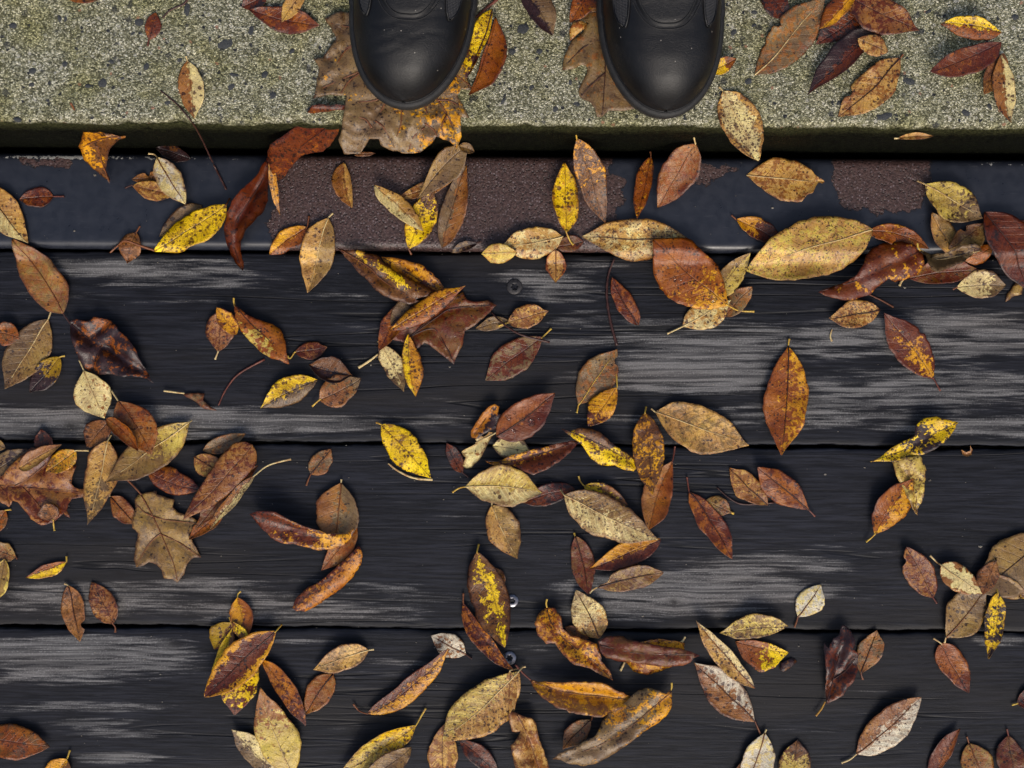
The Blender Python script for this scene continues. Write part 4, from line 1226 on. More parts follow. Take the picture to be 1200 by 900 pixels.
F("big maroon leaf hanging from painted steel onto the first plank", 'RB','DK','l',.08,(1150,250),(1206,340),30,22,lv=1.8,cl=20,cr=14,p=.52,rib='d',bow=4)
F("small red leaf at the far end behind the big maroon leaf", 'RB','OR','m',.1,(1192,262),(1216,270),8,8,lv=.2)
poly_leaf("fallen_leaf", "grey twisted dry leaf lying over the maroon pile", 'GB','DK', lambda x, y: .30 + .3 * (x - .4), .1,
  [(1080,293),(1090,299),(1103,298),(1115,292),(1125,288),(1138,287),(1146,290),(1151,295),(1140,297),(1133,302),(1125,308),(1113,313),(1105,316),(1100,318),(1092,322),(1085,318),(1081,308),(1082,300),(1077,294)],
  [[(1079,293),(1095,304),(1115,302),(1149,294)]], 0.0240, st=[(1079,294),(1076,290),(1075,285)], sc='y', relief=.006, ribc='p', ribr=.0005, dome=-.006)
F("wine-brown leaf lying under the grey twisted leaf", 'RB','BR','m',.15,(1064,326),(1146,317),16,13,lv=.5,cl=10,cr=20,bow=2)
poly_leaf("fallen_leaf", "wet maroon leaf flecked with yellow beside the large speckled leaf", 'RB','YO', lambda x, y: .12 + .36 * x * (y + .3), .1,
  [(958,343),(968,338),(985,333),(1000,325),(1010,310),(1013,300),(1020,292),(1035,285),(1055,283),(1070,288),(1080,298),(1082,312),(1075,322),(1060,328),(1048,331),(1040,327),(1030,335),(1020,345),(1000,352),(985,352),(970,348)],
  [[(962,341),(1000,330),(1040,312),(1078,295)]], 0.0150, relief=.0035, dome=.004, ribc='d', ribr=.0005)
F("curled orange leaf arching behind the wet maroon leaf", 'OR','YO','l',.15,(1014,272),(1088,292),11,14,lv=.9,bow=8,cl=20,cr=20)
F("large khaki and yellow speckled leaf with pale midrib by the maroon pile", 'TN','YG','mm',.40,(1020,271),(875,318),36,33,rib='p',lv=2.8,cl=10,cr=8,p=.46,bow=-3,ss=.7)
F("orange curl of leaf peeping out behind the large speckled leaf", 'OR','RB','m',.1,(985,262),(932,270),7,9,lv=.3)
F("cream-green leaf with brown stains pressed on the first plank", 'CR','GB','T',.15,(1121,337),(1178,335),18,16,lv=1.4,st=[(1117,339)],sc='b',cl=12,cr=8,p=.47)
poly_leaf("leaf_fragment", "small khaki pointed scrap of leaf under the big maroon leaf", 'KH','GB', .4, .05,
  [(1178,354),(1180,344),(1186,336),(1192,328),(1199,335),(1197,345),(1188,347)], [], 0.0006)
# ---------------------------------------------------------------- leaves on the first plank
F("tan leaf half out of view whose tip meets another tan leaf", 'TN','CR','R',.25,(-34,206),(34,285),21,21,lv=.4,cl=14,cr=10,rib='d',ss=1.4)
F("smooth khaki-brown leaf with long midrib beside the tan leaf's tip", 'PB','KH','m',.10,(74,367),(19,281),23,22,st=[(80,376),(88,386)],sc='d',rib='b',lv=1,cl=14,cr=10,p=.46)
F("small orange-brown leaf overlapping a greyish leaf at plank's end", 'OR','BR','m',.2,(23,396),(-12,388),14,14,lv=1.4)
F("greyish khaki leaf with pale stem on the first plank", 'GB','KH','L',.2,(57,374),(8,456),23,24,st=[(60,364)],sc='p',rib='p',lv=.4,cl=8,cr=10,p=.44)
F("dark leaf with yellow top tucked by the greyish khaki leaf", 'DK','DY','B',.3,(70,418),(35,460),15,15,st=[(76,417)],sc='y',lv=.6,cl=15,cr=10)
poly_leaf("fallen_leaf", "broad wet dark brown leaf with a bronze sheen on first plank", 'DK','OR', lambda x, y: .30 + .35 * x * (1 - y), .25,
  [(84,377),(92,374),(105,377),(113,372),(128,374),(140,382),(143,388),(152,395),(162,408),(166,420),(173,435),(183,449),(170,443),(158,440),(150,442),(135,439),(112,440),(102,432),(95,420),(92,408),(88,395)],
  [[(86,380),(105,397),(135,413),(170,437)],[(105,397),(120,385),(130,377)],[(120,405),(112,425),(110,437)]], 0.0022, relief=.0055, ribc='d', ribr=.0005)
F("round cream leaf with brown flecks near the second plank's gap", 'CR','PB','l',.15,(98,434),(122,490),21,22,st=[(93,422)],sc='p',rib='p',lv=1.8,cl=12,cr=8,p=.46)
F("plain cinnamon leaf with long stem above the mottled khaki leaf", 'PB','OR','m',.12,(138,470),(179,532),23,22,st=[(130,457)],sc='p',rib='b',lv=2.4,cl=14,cr=10)
F("rolled bronze leaf squeezed between two cinnamon leaves", 'OR','PB','m',.1,(124,490),(164,528),9,9,lv=2.6,cl=90,cr=60,bow=4)
F("small brown leaf with two black scars under the cream round leaf", 'PB','BR','m',.25,(127,494),(103,524),14,17,lv=1.2,st=None,ss=1.6)
F("mottled khaki leaf with pale rib and yellow patch by the plank gap", 'KH','YG','B',.12,(223,495),(128,563),25,22,rib='p',lv=1.0,st=[(224,493)],sc='p',cl=10,cr=8)
F("wrinkled tan leaf pointing along the second plank beside the red oak leaf", 'TN','GB','Tm',.2,(127,516),(105,614),19,20,st=[(130,510)],sc='p',rib='p',lv=2.0,cl=14,cr=10,p=.42)
F("dark purplish round leaf next to a half-yellow leaf", 'PB','RB','m',.15,(255,413),(262,361),17,18,st=[(252,421)],sc='p',lv=.3,cl=6,cr=10)
F("small amber leaf folded against the dark purplish round leaf", 'YO','OR','m',.15,(277,392),(254,360),10,11,lv=1.5,cl=30,cr=15)
poly_leaf("fallen_leaf", "brown leaf with one pale yellow half and hooked stem on first plank", 'OR','YG', lambda x, y: .40 + 1.2 * (y - x) - .9 * abs(y - .62), .25,
  [(275,356),(282,362),(292,370),(305,375),(320,380),(330,388),(335,400),(338,418),(340,427),(330,423),(318,420),(305,412),(293,400),(283,388),(276,372)],
  [[(276,358),(295,380),(315,398),(338,424)]], 0.0060, st=[(276,360),(274,354),(274,349)], sc='y', relief=.003, dome=.0055, ribc='d', ribr=.0004)
F("yellow brown-blotched leaf lying against the dark crumpled leaf", 'Y','GB','L',.5,(372,445),(305,478),15,17,lv=1.0,ss=1.4,cl=-30,cr=8,p=.5,U='OR')
F("grey-pink veined leaf with short stem under the dark crumpled leaf", 'PB','GB','Tm',.4,(374,469),(423,443),19,17,st=[(366,476)],sc='y',lv=1.8,cl=10,cr=8,ss=1.4,p=.45)
F("dark crumpled leaf with gnarled lower edge between three leaves", 'DK','BR','L',.1,(362,428),(413,440),18,12,lv=1.3,cl=40,cr=60,wav=3)
F("ragged plum-brown leaf by the half-yellow leaf's tip", 'RB','PB','m',.15,(345,413),(384,407),10,11,lv=.3,st=[(340,420),(337,417)],sc='y',n=[('L',.85,.3,.06)],wav=2)
poly_leaf("leaf_fragment", "torn brown leaf scrap with a pale stalk near plank gap", 'GB','PB', .5, .05,
  [(214,461),(232,460),(240,461),(238,469),(244,474),(255,481),(240,479),(228,470),(218,465)], [], 0.002, st=[(216,461),(204,459.5),(192,458)], sc='p')
poly_leaf("fallen_leaf", "golden-flecked olive brown leaf lifting off the plank beside the steel", 'BR','Y', lambda x, y: .62 - 2.6 * abs((y - .20) - (x - .32) * 1.1) - 1.5 * max(0, .22 - x) - 1.6 * max(0, x - .72), .4,
  [(396,291),(408,294),(418,293),(430,297),(441,298),(446,302),(452,310),(462,318),(472,320),(480,326),(492,332),(503,338),(507,342),(500,348),(487,351),(492,353),(480,357),(465,353),(452,348),(440,340),(430,328),(418,317),(408,305)],
  [[(400,293),(432,313),(450,330),(488,352)]], 0.0150, relief=.0035, dome=.004, ribc='b', ribr=.0006)
poly_leaf("fallen_leaf", "orange-brown leaf with yellow rim behind the olive brown leaf", 'RB','YO', lambda x, y: .62 - 1.3 * max(0, y - x * .75), .35,
  [(447,301),(458,302),(465,303),(480,307),(495,311),(508,321),(517,332),(522,340),(515,347),(505,349),(490,345),(470,330),(455,315)],
  [[(450,303),(475,318),(500,333),(518,341)]], 0.0065, relief=.003, dome=-.004, ribc='d', ribr=.0004)
F("rolled leaf with amber-spotted back lying across the maple scrap", 'YO','OR','Rm',.6,(457,387),(546,335),12,13,lv=3.6,cl=-30,cr=-55,ss=1.3)
poly_leaf("maple_leaf", "brown half maple leaf under the rolled amber leaf", 'BR','RB', .5, .2,
  [(543,342),(548,352),(556,354),(572,352),(582,358),(570,370),(556,382),(545,388),(543,402),(537,415),(532,427),(517,415),(503,404),(498,402),(488,410),(470,400),(455,398),(470,372),(500,360)],
  [[(480,395),(512,372),(530,362),(575,358)],[(480,395),(508,385),(522,405),(531,423)],[(480,395),(520,360),(543,345)]], 0.0006, ribc='d', relief=.0025)
F("slender rust-brown leaf peeking out beside the half maple leaf", 'OR','RB','m',.1,(478,352),(444,412),12,12,lv=1.1,cl=50,cr=30,st=None)
F("dark brown flat leaf wedged beneath the rolled amber leaf", 'DK','GB','R',.05,(490,352),(458,382),12,14,lv=1.9,cl=20,cr=20)
F("cream mottled small leaf with pale stem beside the amber tongue leaf", 'CR','GB','T',.35,(447,404),(473,459),14,12,st=[(443,400)],sc='p',rib='p',lv=1.0,ss=1.1,cl=8,cr=8)
F("amber tongue-shaped spotted leaf overlapping the cream mottled leaf", 'YO','Y','R',.55,(478,391),(487,465),15,9,lv=2.2,cl=-12,cr=14,ss=1.2,st=None,p=.55)
F("small dull brown leaf crossed by a red stalk near the maple scrap", 'GB','KH','m',.1,(596,376),(557,385),8,8,lv=.3,cl=8,cr=10)
F("peach-brown leaf above the plum-grey leaf on first plank", 'PB','TN','m',.3,(594,379),(643,364),15,14,lv=.7,cl=10,cr=8,p=.48,n=[('L',.9,.3,.05)],st=[(584,382)],sc='y')
F("plum-grey veined leaf with stalk under a thin twig", 'RB','GB','m',.1,(636,395),(569,446),20,20,st=[(646,385)],sc='y',lv=.2,cl=8,cr=8,p=.48)
F("taupe leaf with a bite hole at its tip touching an amber leaf", 'GB','PB','m',.15,(678,475),(723,409),22,21,st=[(676,484)],sc='y',rib='y',lv=.4,cl=10,cr=8,n=[('R',.85,.55,.05)],p=.5)
F("amber yellow leaf with purple-brown blotches below the taupe leaf", 'YO','RB','Tl',.3,(723,453),(689,500),14,16,st=[(722,436)],sc='y',lv=1.4,cl=15,cr=-14,ss=2.2)
F("slim russet leaf beside a long thin twig on first plank", 'RB','OR','m',.1,(748,381),(717,325),11,12,lv=.2,st=None,cl=10,cr=12,rib='d')
F("great chestnut leaf with golden base and a water bead", 'OR','YO','Bl',.35,(853,358),(764,282),36,32,st=[(866,364),(884,365)],sc='y',lv=2.8,cl=-12,cr=-14,p=.52,k=.8,bow=2,drops=[(.6,.45,.0022),(.55,.3,.0016),(.18,.3,.0042)])
F("khaki leaf poking out behind the great chestnut leaf", 'KH','YG','R',.3,(832,352),(878,297),13,16,lv=.8,cl=10,cr=10)
F("cream dotted leaf with long pale stem beneath the great chestnut leaf", 'CR','TN','m',.45,(800,383),(856,352),16,19,st=[(782,391)],sc='p',rib='p',lv=.4,cl=8,cr=8,ss=1.2)
F("small grey-brown leaf under the great chestnut leaf's stem", 'PB','GB','m',.1,(849,371),(881,337),12,12,lv=.9,cl=10,cr=10,st=[(845,374)],sc='b')
F("dotted tan oval leaf alone under the maroon pile on first plank", 'TN','PB','m',.65,(1032,363),(970,373),16,17,rib='d',lv=.3,cl=6,cr=8,p=.5,ss=.8,st=None)
F("brown leaf with a golden stripe toward its stem on the first plank", 'RB','YO','BC',.15,(1095,444),(1033,367),23,20,st=[(1102,458)],sc='r',lv=.4,cl=12,cr=10,p=.52,n=[('R',.55,.15,.03)])
F("large upright orange-brown leaf with yellow flank on silvered wood", 'OR','YO','Lll',.25,(924,405),(914,533),25,27,st=[(925,397)],sc='y',lv=.4,cl=14,cr=10,rib='d',p=.46,ss=.8)
F("wide tan stained leaf with pale midrib across the plank gap", 'TN','KH','m',.25,(768,483),(878,522),26,28,st=[(763,479)],sc='p',rib='p',lv=.5,cl=8,cr=10,p=.42,ss=1.2)
F("chestnut leaf beaded with water drops on the first plank", 'OR','RB','R',.05,(582,512),(650,461),20,22,lv=1.8,cl=12,cr=8,rib='d',p=.46,drops=[(.30,.55,.0030),(.52,-.45,.0036),(.25,-.3,.0024),(.45,.05,.0018),(.62,-.55,.0014),(.4,.6,.0016)])
poly_leaf("fallen_leaf", "rolled gold and brown leaf beside the water-beaded leaf", 'DK','OY', lambda x, y: .70 - 1.1 * (x - (1 - y) * .75), .25,
  [(553,513),(552,505),(558,495),(565,484),(572,477),(580,473),(585,476),(584,485),(588,485),(586,495),(582,503),(570,507),(560,514)],
  [[(556,510),(568,492),(582,477)]], 0.0060, relief=.005, dome=.005, ribc='d', ribr=.0003)
poly_leaf("leaf_fragment", "cream torn leaf half with brown stains across the plank gap", 'CR','PB', lambda x, y: .30, .05,
  [(585,505),(578,507),(573,506),(567,512),(562,510),(557,515),(559,519),(541,529),(546,536),(542,545),(546,549),(553,548),(566,533),(572,520),(576,512)], [[(583,506),(572,512),(557,519)]], 0.006, ribc='p')
F("small plum-coloured leaf pointing at the pale green-yellow leaf", 'RB','DK','m',.1,(542,554),(523,519),8,10,st=[(549,559)],sc='d',lv=.2,cl=8,cr=8)
F("greyish cream leaf lying half under the brown and yellow leaf", 'CR','GB','E',.08,(577,523),(623,531),16,14,lv=.6,cl=10,cr=5,p=.5)
# ---------------------------------------------------------------- leaves on the second plank
F("tall yellow spotted leaf standing apart on the plank gap", 'Y','GB',.17,.50,(447,497),(505,560),18,20,st=[(441,495)],sc='y',lv=.8,cl=14,cr=-10,p=.44,ss=1.3)
F("small taupe leaf with a bent stem between leaf clusters", 'GB','PB','m',.2,(364,556),(388,526),12,13,st=[(361,563),(359,569)],sc='b',lv=.2,cl=8,cr=10,rib='d')
poly_leaf("fallen_leaf", "long cupped leaf rust at one end and gold at the other", 'RB','YO', lambda x, y: .10 + .55 * x + .35 * (y - .5), .5,
  [(293,602),(303,598),(318,597),(330,601),(342,608),(352,613),(365,618),(380,623),(395,625),(408,624),(417,617),(412,630),(405,638),(390,643),(375,645),(360,641),(345,637),(330,636),(318,630),(308,620),(300,611)],
  [[(295,602),(330,613),(370,624),(412,624)]], 0.0120, relief=.003, zfun=lambda x, y: .012 * max(0, min(1, ((597 + (x - 300) * .24) + 16 - y) / 16)) , ribc='d', ribr=.0004, ss=1.1)
F("grey-brown veined leaf standing behind the cupped rust leaf", 'GB','PB','R',.08,(400,566),(391,640),25,26,st=[(400,562)],sc='p',rib='b',lv=.8,cl=14,cr=12,p=.5)
F("pinkish brown leaf end below the cupped rust leaf", 'PB','OR','m',.1,(418,616),(377,668),15,10,lv=.3,cl=10,cr=20)
poly_leaf("fallen_leaf", "folded orange leaf with a gold dotted flank by silvered wood", 'RB','OY', lambda x, y: .42 + 1.5 * (y - (1 - x)), .5,
  [(421,638),(426,650),(424,660),(415,675),(400,690),(385,700),(370,710),(358,716),(348,715),(344,711),(348,700),(358,690),(375,680),(390,668),(405,655),(415,645)],
  [[(346,712),(368,692),(395,672),(420,645)]], 0.0030, relief=.0025, dome=.0070, ribc='d', ribr=.0003, ss=1.0)
F("small brown leaf with a bright yellow border by the twin leaves", 'OR','Y','L',.25,(78,658),(31,677),10,6,st=[(78,652)],sc='y',lv=.3,cl=10,cr=25,ss=.8)
F("khaki leaf end cut by the plank's left end beside a green-rimmed leaf", 'KH','PB','m',.25,(18,653),(-14,640),12,12,lv=.3,st=[(20,655)],sc='b')
F("grey-green rimmed leaf at the plank's left end", 'KH','YG','E',.08,(5,655),(-4,704),10,14,lv=1,cl=20,cr=20,p=.5)
poly_leaf("oak_leaf", "large purplish red-brown oak leaf with greenish yellow midrib", 'RB','PB', lambda x, y: .62 - .45 * abs(y - .42), .06,
  [(-55,560),(-30,540),(0,562),(15,545),(24,536),(40,524),(60,524),(70,540),(80,547),(92,545),(87,558),(85,566),(89,571),(100,573),(99,582),(86,584),(82,591),(81,598),(85,606),(77,601),(64,612),(50,615),(38,608),(31,597),(24,588),(17,586),(12,594),(-10,580),(-40,600),(-60,575)],
  [[(-50,566),(0,569),(38,572),(60,574),(96,577)],[(18,570),(38,558),(60,540)],[(28,571),(45,590),(60,608)],[(0,569),(8,580),(13,592)]], 0.0012, ribc='b', relief=.0030, ribr=.0006)
F("small brown leaf with yellow stalk under the purplish oak leaf's lobe", 'PB','BR','m',.12,(62,610),(54,590),14,12,st=[(63,617),(64,622)],sc='y',lv=2.2,cl=10,cr=10,p=.5)
F("peach rolled leaf lying on the purplish oak leaf", 'PB','TN','R',.06,(22,549),(74,521),10,9,lv=2.6,cl=30,cr=55,p=.3)
F("ochre yellow small leaf with dark specks on the purplish oak leaf", 'YO','DY','m',.4,(89,528),(54,553),13,12,st=[(104,528)],sc='p',lv=2.7,cl=10,cr=12,ss=.8)
F("dark red triangular leaf tip behind the purplish oak leaf", 'RB','DK','m',.05,(54,534),(49,503),11,11,lv=.4,cl=20,cr=20)
F("grey leaf edge beneath the purplish oak leaf's upper side", 'GB','DK','m',.05,(32,526),(-25,560),12,14,lv=.2)
F("tiny grey-brown leaf tip at the plank gap's left end", 'GB','KH','m',.05,(6,525),(-16,514),7,7,lv=.3)
F("rust-brown small leaf with yellow stalk at the plank's left end", 'OR','BR','m',.1,(6,598),(-10,628),9,12,st=[(13,597)],sc='y',lv=.3)
F("orange-red curled leaf beside the broad cinnamon tongue leaf", 'RB','OR','m',.25,(172,552),(238,574),17,13,lv=.5,cl=-20,cr=-15,bow=-4,ss=.8)
F("small crinkled brown leaf beside the grey lobed leaf", 'PB','OR','m',.1,(129,582),(160,614),13,12,st=[(122,571)],sc='p',rib='d',lv=.4,wav=3,cl=25,cr=20)
poly_leaf("oak_leaf", "grey-brown lobed leaf with long stem on silvered second plank", 'KH','GB', .42, .08,
  [(159,585),(163,579),(172,577),(185,574.5),(185,579),(190,580),(206,585),(204,594),(210,600),(226,605),(235,612.5),(228,620),(223,625),(227,635),(236,653),(228,653),(221,660),(217,672),(208,683),(203,678),(193,677),(191,668),(185,661),(176,658),(170,662),(161,664),(158,656),(160,640),(163,624),(157,618),(157,608),(160,596)],
  [[(166,580),(180,605),(189,625),(204,660),(208,680)],[(180,605),(198,609),(232,613)],[(190,626),(210,635),(234,652)],[(189,625),(176,636),(163,658)],[(180,605),(170,600),(162,592)]], 0.0014, st=[(166,580),(157,570),(147,560)], sc='b', ribc='b', relief=.0022)
F("slim taupe leaf behind the cinnamon tongue leaf", 'GB','PB','m',.1,(238,528),(289,508),10,10,lv=.4,cl=20,cr=30)
F("peach crumpled leaf under the tip of the cinnamon tongue leaf", 'PB','TN','m',.08,(227,536),(264,556),13,14,lv=.9,rib='b',cl=15,cr=20,wav=2.5)
F("broad smooth cinnamon tongue leaf lying over its pile", 'PB','RB','m',.06,(296,521),(216,608),19,21,lv=2.6,cl=-14,cr=-8,p=.30,rib=None)
F("plain brown leaf crossing under the cinnamon tongue leaf", 'BR','RB','m',.05,(302,546),(232,618),12,18,lv=1.3,cl=10,cr=20)
F("orange-brown leaf end at the bottom of the cinnamon pile", 'OR','BR','m',.2,(262,592),(223,632),10,11,lv=.6,cl=25,cr=20)
F("cream curled strip of leaf with very long stalk", 'CR','PB','R',.6,(298,557),(247,620),6,7,lv=3.0,st=[(315,545),(341,538)],sc='p',cl=40,cr=60,ss=.8)
poly_leaf("fallen_leaf", "brown leaf with a yellow-striped flank behind the pale green-yellow leaf", 'RB','YO', lambda x, y: .72 - .62 * x - 1.3 * max(0, y - .75 + .6 * x), .35,
  [(568,539),(575,542),(585,540),(595,535),(608,531),(622,527),(640,523),(660,518),(683,515),(676,520),(668,530),(655,541),(640,550),(625,556),(615,552),(605,547),(592,546),(580,546)],
  [[(570,540),(600,540),(640,530),(680,516)]], 0.0080, relief=.003, dome=-.004, ribc='d', ribr=.0004)
F("pale green-yellow smooth leaf with curved stem on second plank", 'YG','CR','R',.10,(545,570),(635,576),25,22,st=[(538,572),(530,577)],sc='y',rib='p',lv=1.8,cl=30,cr=8,p=.5,ss=1.6)
F("dark wet maroon leaf under the pale green-yellow leaf", 'RB','DK','m',.05,(674,573),(612,588),13,12,lv=.4,st=None,cl=10,cr=10)
F("mottled khaki-cream leaf below the pale green-yellow leaf", 'TN','KH','Lm',.2,(576,592),(606,654),21,18,st=[(577,588)],sc='p',rib='p',lv=.5,cl=10,cr=8)
poly_leaf("fallen_leaf", "yellow and brown twisted leaf reaching toward the upright gold leaf", 'Y','BR', lambda x, y: .50 - 1.3 * (y - (.10 + .70 * x)) + .25 * max(0, x - .7), .6,
  [(657,502),(668,505),(680,501),(693,502),(703,506),(712,514),(721,522),(733,530),(742,536),(750,546),(742,552),(730,550),(720,545),(714,546),(703,545),(692,537),(686,528),(680,519),(672,514),(664,508)],
  [[(660,503),(690,515),(720,530),(748,546)]], 0.0085, relief=.003, dome=.0035, ribc='d', ribr=.0004, ss=1.1)
F("upright dark leaf patterned with gold crossing the plank gap", 'BR','YO','m',.35,(756,483),(764,580),18,19,st=[(757,477)],sc='y',lv=2.6,cl=-12,cr=-10,p=.42,ss=.8)
F("large tan leaf with brown-scribbled half beside the folded orange leaf", 'CR','KH','L',.45,(661,580),(771,632),23,26,st=[(657,574)],sc='p',rib='p',lv=2.0,cl=14,cr=10,p=.44,ss=.9)
F("small yellow dotted leaf behind the large tan scribbled leaf", 'Y','PB','TL',.6,(684,569),(736,592),13,12,st=[(680,564),(678,558)],sc='y',lv=.8,ss=1.6)
F("folded brown-orange leaf with cream corner and hooked stem", 'OR','PB','R',.08,(788,540),(759,620),17,19,st=[(790,530),(791,523)],sc='r',lv=1.0,cl=25,cr=10,vf=8,p=.55)
F("slim red leaf pointing across the second plank", 'RB','OR','m',.08,(808,576),(857,655),13,15,st=[(806,566),(805,559)],sc='r',lv=.4,cl=20,cr=30,rib='d')
F("tiny round khaki leaf beside the slim red leaf", 'KH','PB','m',.35,(826,587),(857,601),12,12,st=[(860,602)],sc='y',lv=.3,ss=1.2,p=.5)
F("pinkish leaf under the glossy russet leaf", 'PB','TN','m',.15,(900,592),(855,548),16,15,lv=.3,cl=8,cr=10,rib='d')
F("glossy russet leaf with a pointed stem over the pinkish leaf", 'OR','RB','m',.25,(949,598),(886,547),19,16,st=[(955,605)],sc='r',lv=1.4,cl=-10,cr=12,rib='d',p=.5)
poly_leaf("fallen_leaf", "yellow and dark twisted leaf lying across the plank gap", 'Y','DK', lambda x, y: .34 + .40 * max(0, 1 - abs(x - .62 - .5 * (y - .6)) * 3), .6,
  [(1018,541),(1028,537),(1040,527),(1055,517),(1070,511),(1071,499),(1080,490),(1095,487.5),(1110,492),(1122,495),(1115,505),(1105,517),(1092,527),(1077,533),(1060,537),(1045,541),(1030,540.5)],
  [[(1120,495),(1090,511),(1060,527),(1022,540)]], 0.0065, relief=.0035, ribc='d', ribr=.0004, ss=1.2)
poly_leaf("fallen_leaf", "crumpled cream-khaki leaf between two gold leaves", 'YG','KH', lambda x, y: .3 + .3 * y, .25,
  [(1042,540),(1050,537),(1065,534),(1075,533),(1081,545),(1082,560),(1080,575),(1078,588),(1074,598),(1075,604),(1068,597),(1064,590),(1058,575),(1050,562),(1046,552)],
  [[(1048,540),(1064,558),(1072,580),(1074,602)]], 0.0030, relief=.005, ribc='b', ribr=.0004, rag=2.2)
F("orange leaf with golden flank and stubby stem below the crumpled leaf", 'OR','YO','Rm',.2,(1024,627),(1070,560),19,20,st=[(1019,632),(1015,635)],sc='y',lv=1.6,cl=12,cr=-10,p=.5)
poly_leaf("leaf_fragment", "tiny tan crescent scrap of leaf below the plank gap", 'TN','OR', .3, .0,
  [(1126,527),(1128,533),(1133,535.5),(1138,533),(1139,527),(1136.5,522),(1136.5,528),(1132,530)], [], 0.0008)
F("reddish leaf with a fold near its stem beside the cream-brown leaf", 'RB','PB','m',.1,(1094,701),(1060,640),20,15,st=[(1098,707)],sc='r',lv=.3,cl=10,cr=14,bow=-2,n=[('L',.80,.4,.05)],p=.5)
F("cream and brown leaf with pale rib and curved stem", 'CR','PB','Em',.1,(1103,662),(1150,695),15,16,st=[(1098,659),(1090,651)],sc='p',rib='p',lv=2.2,cl=6,cr=6,p=.4)
F("big dull grey leaf cut by the frame beside the cream-brown leaf", 'GB','KH','R',.05,(1238,626),(1146,694),34,32,lv=.8,cl=6,cr=6,p=.5,rib='d')
F("small brown leaf lying on the big dull grey leaf", 'PB','BR','m',.25,(1167,657),(1150,697),11,14,lv=1.8,st=[(1167,654)],sc='d')
F("brown torn leaf under the small brown leaf near the yellow leaf", 'BR','KH','m',.1,(1150,680),(1205,700),14,13,lv=.4)
F("tiny yellow leaf edge beside the big dull grey leaf", 'Y','YO','m',.1,(1214,690),(1194,700),7,7,lv=.2)
F("khaki folded leaf with dark patch across the second gap", 'KH','GB','T',.3,(1109,748),(1154,688),26,21,st=[(1107,753)],sc='p',rib='b',lv=1.0,cl=12,cr=8,p=.5,ss=1.4)
F("bright yellow narrow leaf with scribbled dark veins across the gap", 'Y','DK','m',.55,(1170,695),(1158,772),10,15,st=[(1167,687)],sc='y',lv=2.2,cl=10,cr=10,bow=4,p=.4,ss=.9)
F("wine-brown pointed leaf beside the gold-edged brown leaf", 'RB','BR','m',.15,(674,628),(690,697),14,14,st=[(673,625)],sc='y',lv=.5,cl=8,cr=10,rib='d')
F("brown leaf with golden upper edge under the large tan leaf's tip", 'RB','YO','R',.15,(775,632),(690,666),15,14,lv=.9,cl=14,cr=20,ss=.8)
F("crinkled umber leaf with pale stalk below the gold-edged leaf", 'BR','KH','m',.15,(700,688),(778,671),14,14,st=[(695,691),(691,695)],sc='p',rib='d',lv=1.9,bow=2,cl=14,cr=10,n=[('L',.12,.6,.08)])
F("dark olive brown leaf with a network of yellow spanning the gap", 'BR','Y','Cm',.35,(559,646),(592,756),17,28,st=[(561,638)],sc='y',lv=1.8,cl=-10,cr=-14,p=.52,ss=.8)
F("small brown leaf corner behind the yellow-networked leaf", 'PB','BR','m',.1,(575,664),(590,690),9,9,lv=.4)
F("orange-brown rolled leaf with gold mottling beside the pale round leaf", 'RB','OY','m',.45,(543,706),(603,786),7,13,st=[(543,695)],sc='b',lv=.8,cl=60,cr=20,bow=-6,ss=1.1)
F("cream brown-dotted leaf with a pointed orange tip", 'CR','TN','B',.40,(702,748),(675,691),21,19,lv=.9,cl=10,cr=14,p=.42,st=None,tip=.05,ss=.8,rib='d')
# ---------------------------------------------------------------- leaves on the third plank and its gap
F("brown leaf with a bitten side, one of twin leaves over the gap", 'PB','BR','m',.06,(80,686),(94,752),14,14,st=[(76,684)],sc='p',lv=.4,cl=15,cr=10,n=[('L',.72,.55,.06)],rib='d')
F("dark-veined brown leaf with tail stem, the other of the twins", 'PB','RB','m',.25,(132,731),(107,682),16,15,st=[(135,735),(135,741)],sc='b',lv=.2,cl=10,cr=10,p=.44)
F("chestnut leaf with few yellow specks cut by the plank's left end", 'OR','BR','m',.2,(-22,862),(60,874),20,20,lv=.6,cl=-20,cr=14,st=None)
F("yellow and brown leaf cut by the bottom, with upright stem", 'YO','BR','L',.35,(79,889),(52,920),16,15,st=[(82,879)],sc='y',lv=.4)
F("brown and amber leaf at the top of the yellow cluster", 'OR','YO','R',.15,(278,700),(289,748),13,15,st=[(279,696),(282,693)],sc='y',lv=1.0,cl=25,cr=8,ss=1.2)
F("dark round leaf with olive-yellow half in the yellow cluster", 'RB','DY','R',.35,(272,730),(252,760),14,18,lv=.5,cl=10,cr=8,ss=1.2,p=.55)
F("narrow bright yellow leaf edge under the brown diagonal leaf", 'Y','BR','L',.2,(272,735),(247,808),8,9,lv=1.3,st=[(269,723)],sc='y',cl=20,cr=20)
F("yellow small leaf with long stalk crossing the cluster", 'Y','PB','m',.3,(272,728),(296,756),5,7,lv=1.9,cl=20,cr=20)
F("brown diagonal leaf with bright yellow margins on the cluster", 'RB','YO','E',.3,(324,740),(242,814),20,24,st=[(330,732)],sc='y',lv=3.0,cl=14,cr=14,p=.47,rib='d',U='YO')
F("ragged yellow leaf with dark scars below the diagonal leaf", 'Y','RB','Tm',.3,(290,765),(275,838),22,22,lv=1.2,cl=12,cr=8,ss=1.3)
F("brown gold-speckled slender leaf right of the yellow cluster", 'OY','RB','Tm',.4,(306,773),(359,850),13,10,lv=.7,cl=30,cr=14,bow=4,ss=1.2)
F("cream-khaki leaf with brown neck below the yellow cluster", 'YG','PB','T',.15,(344,908),(307,803),21,24,rib='p',lv=1.2,cl=10,cr=12,p=.45,ss=1.2)
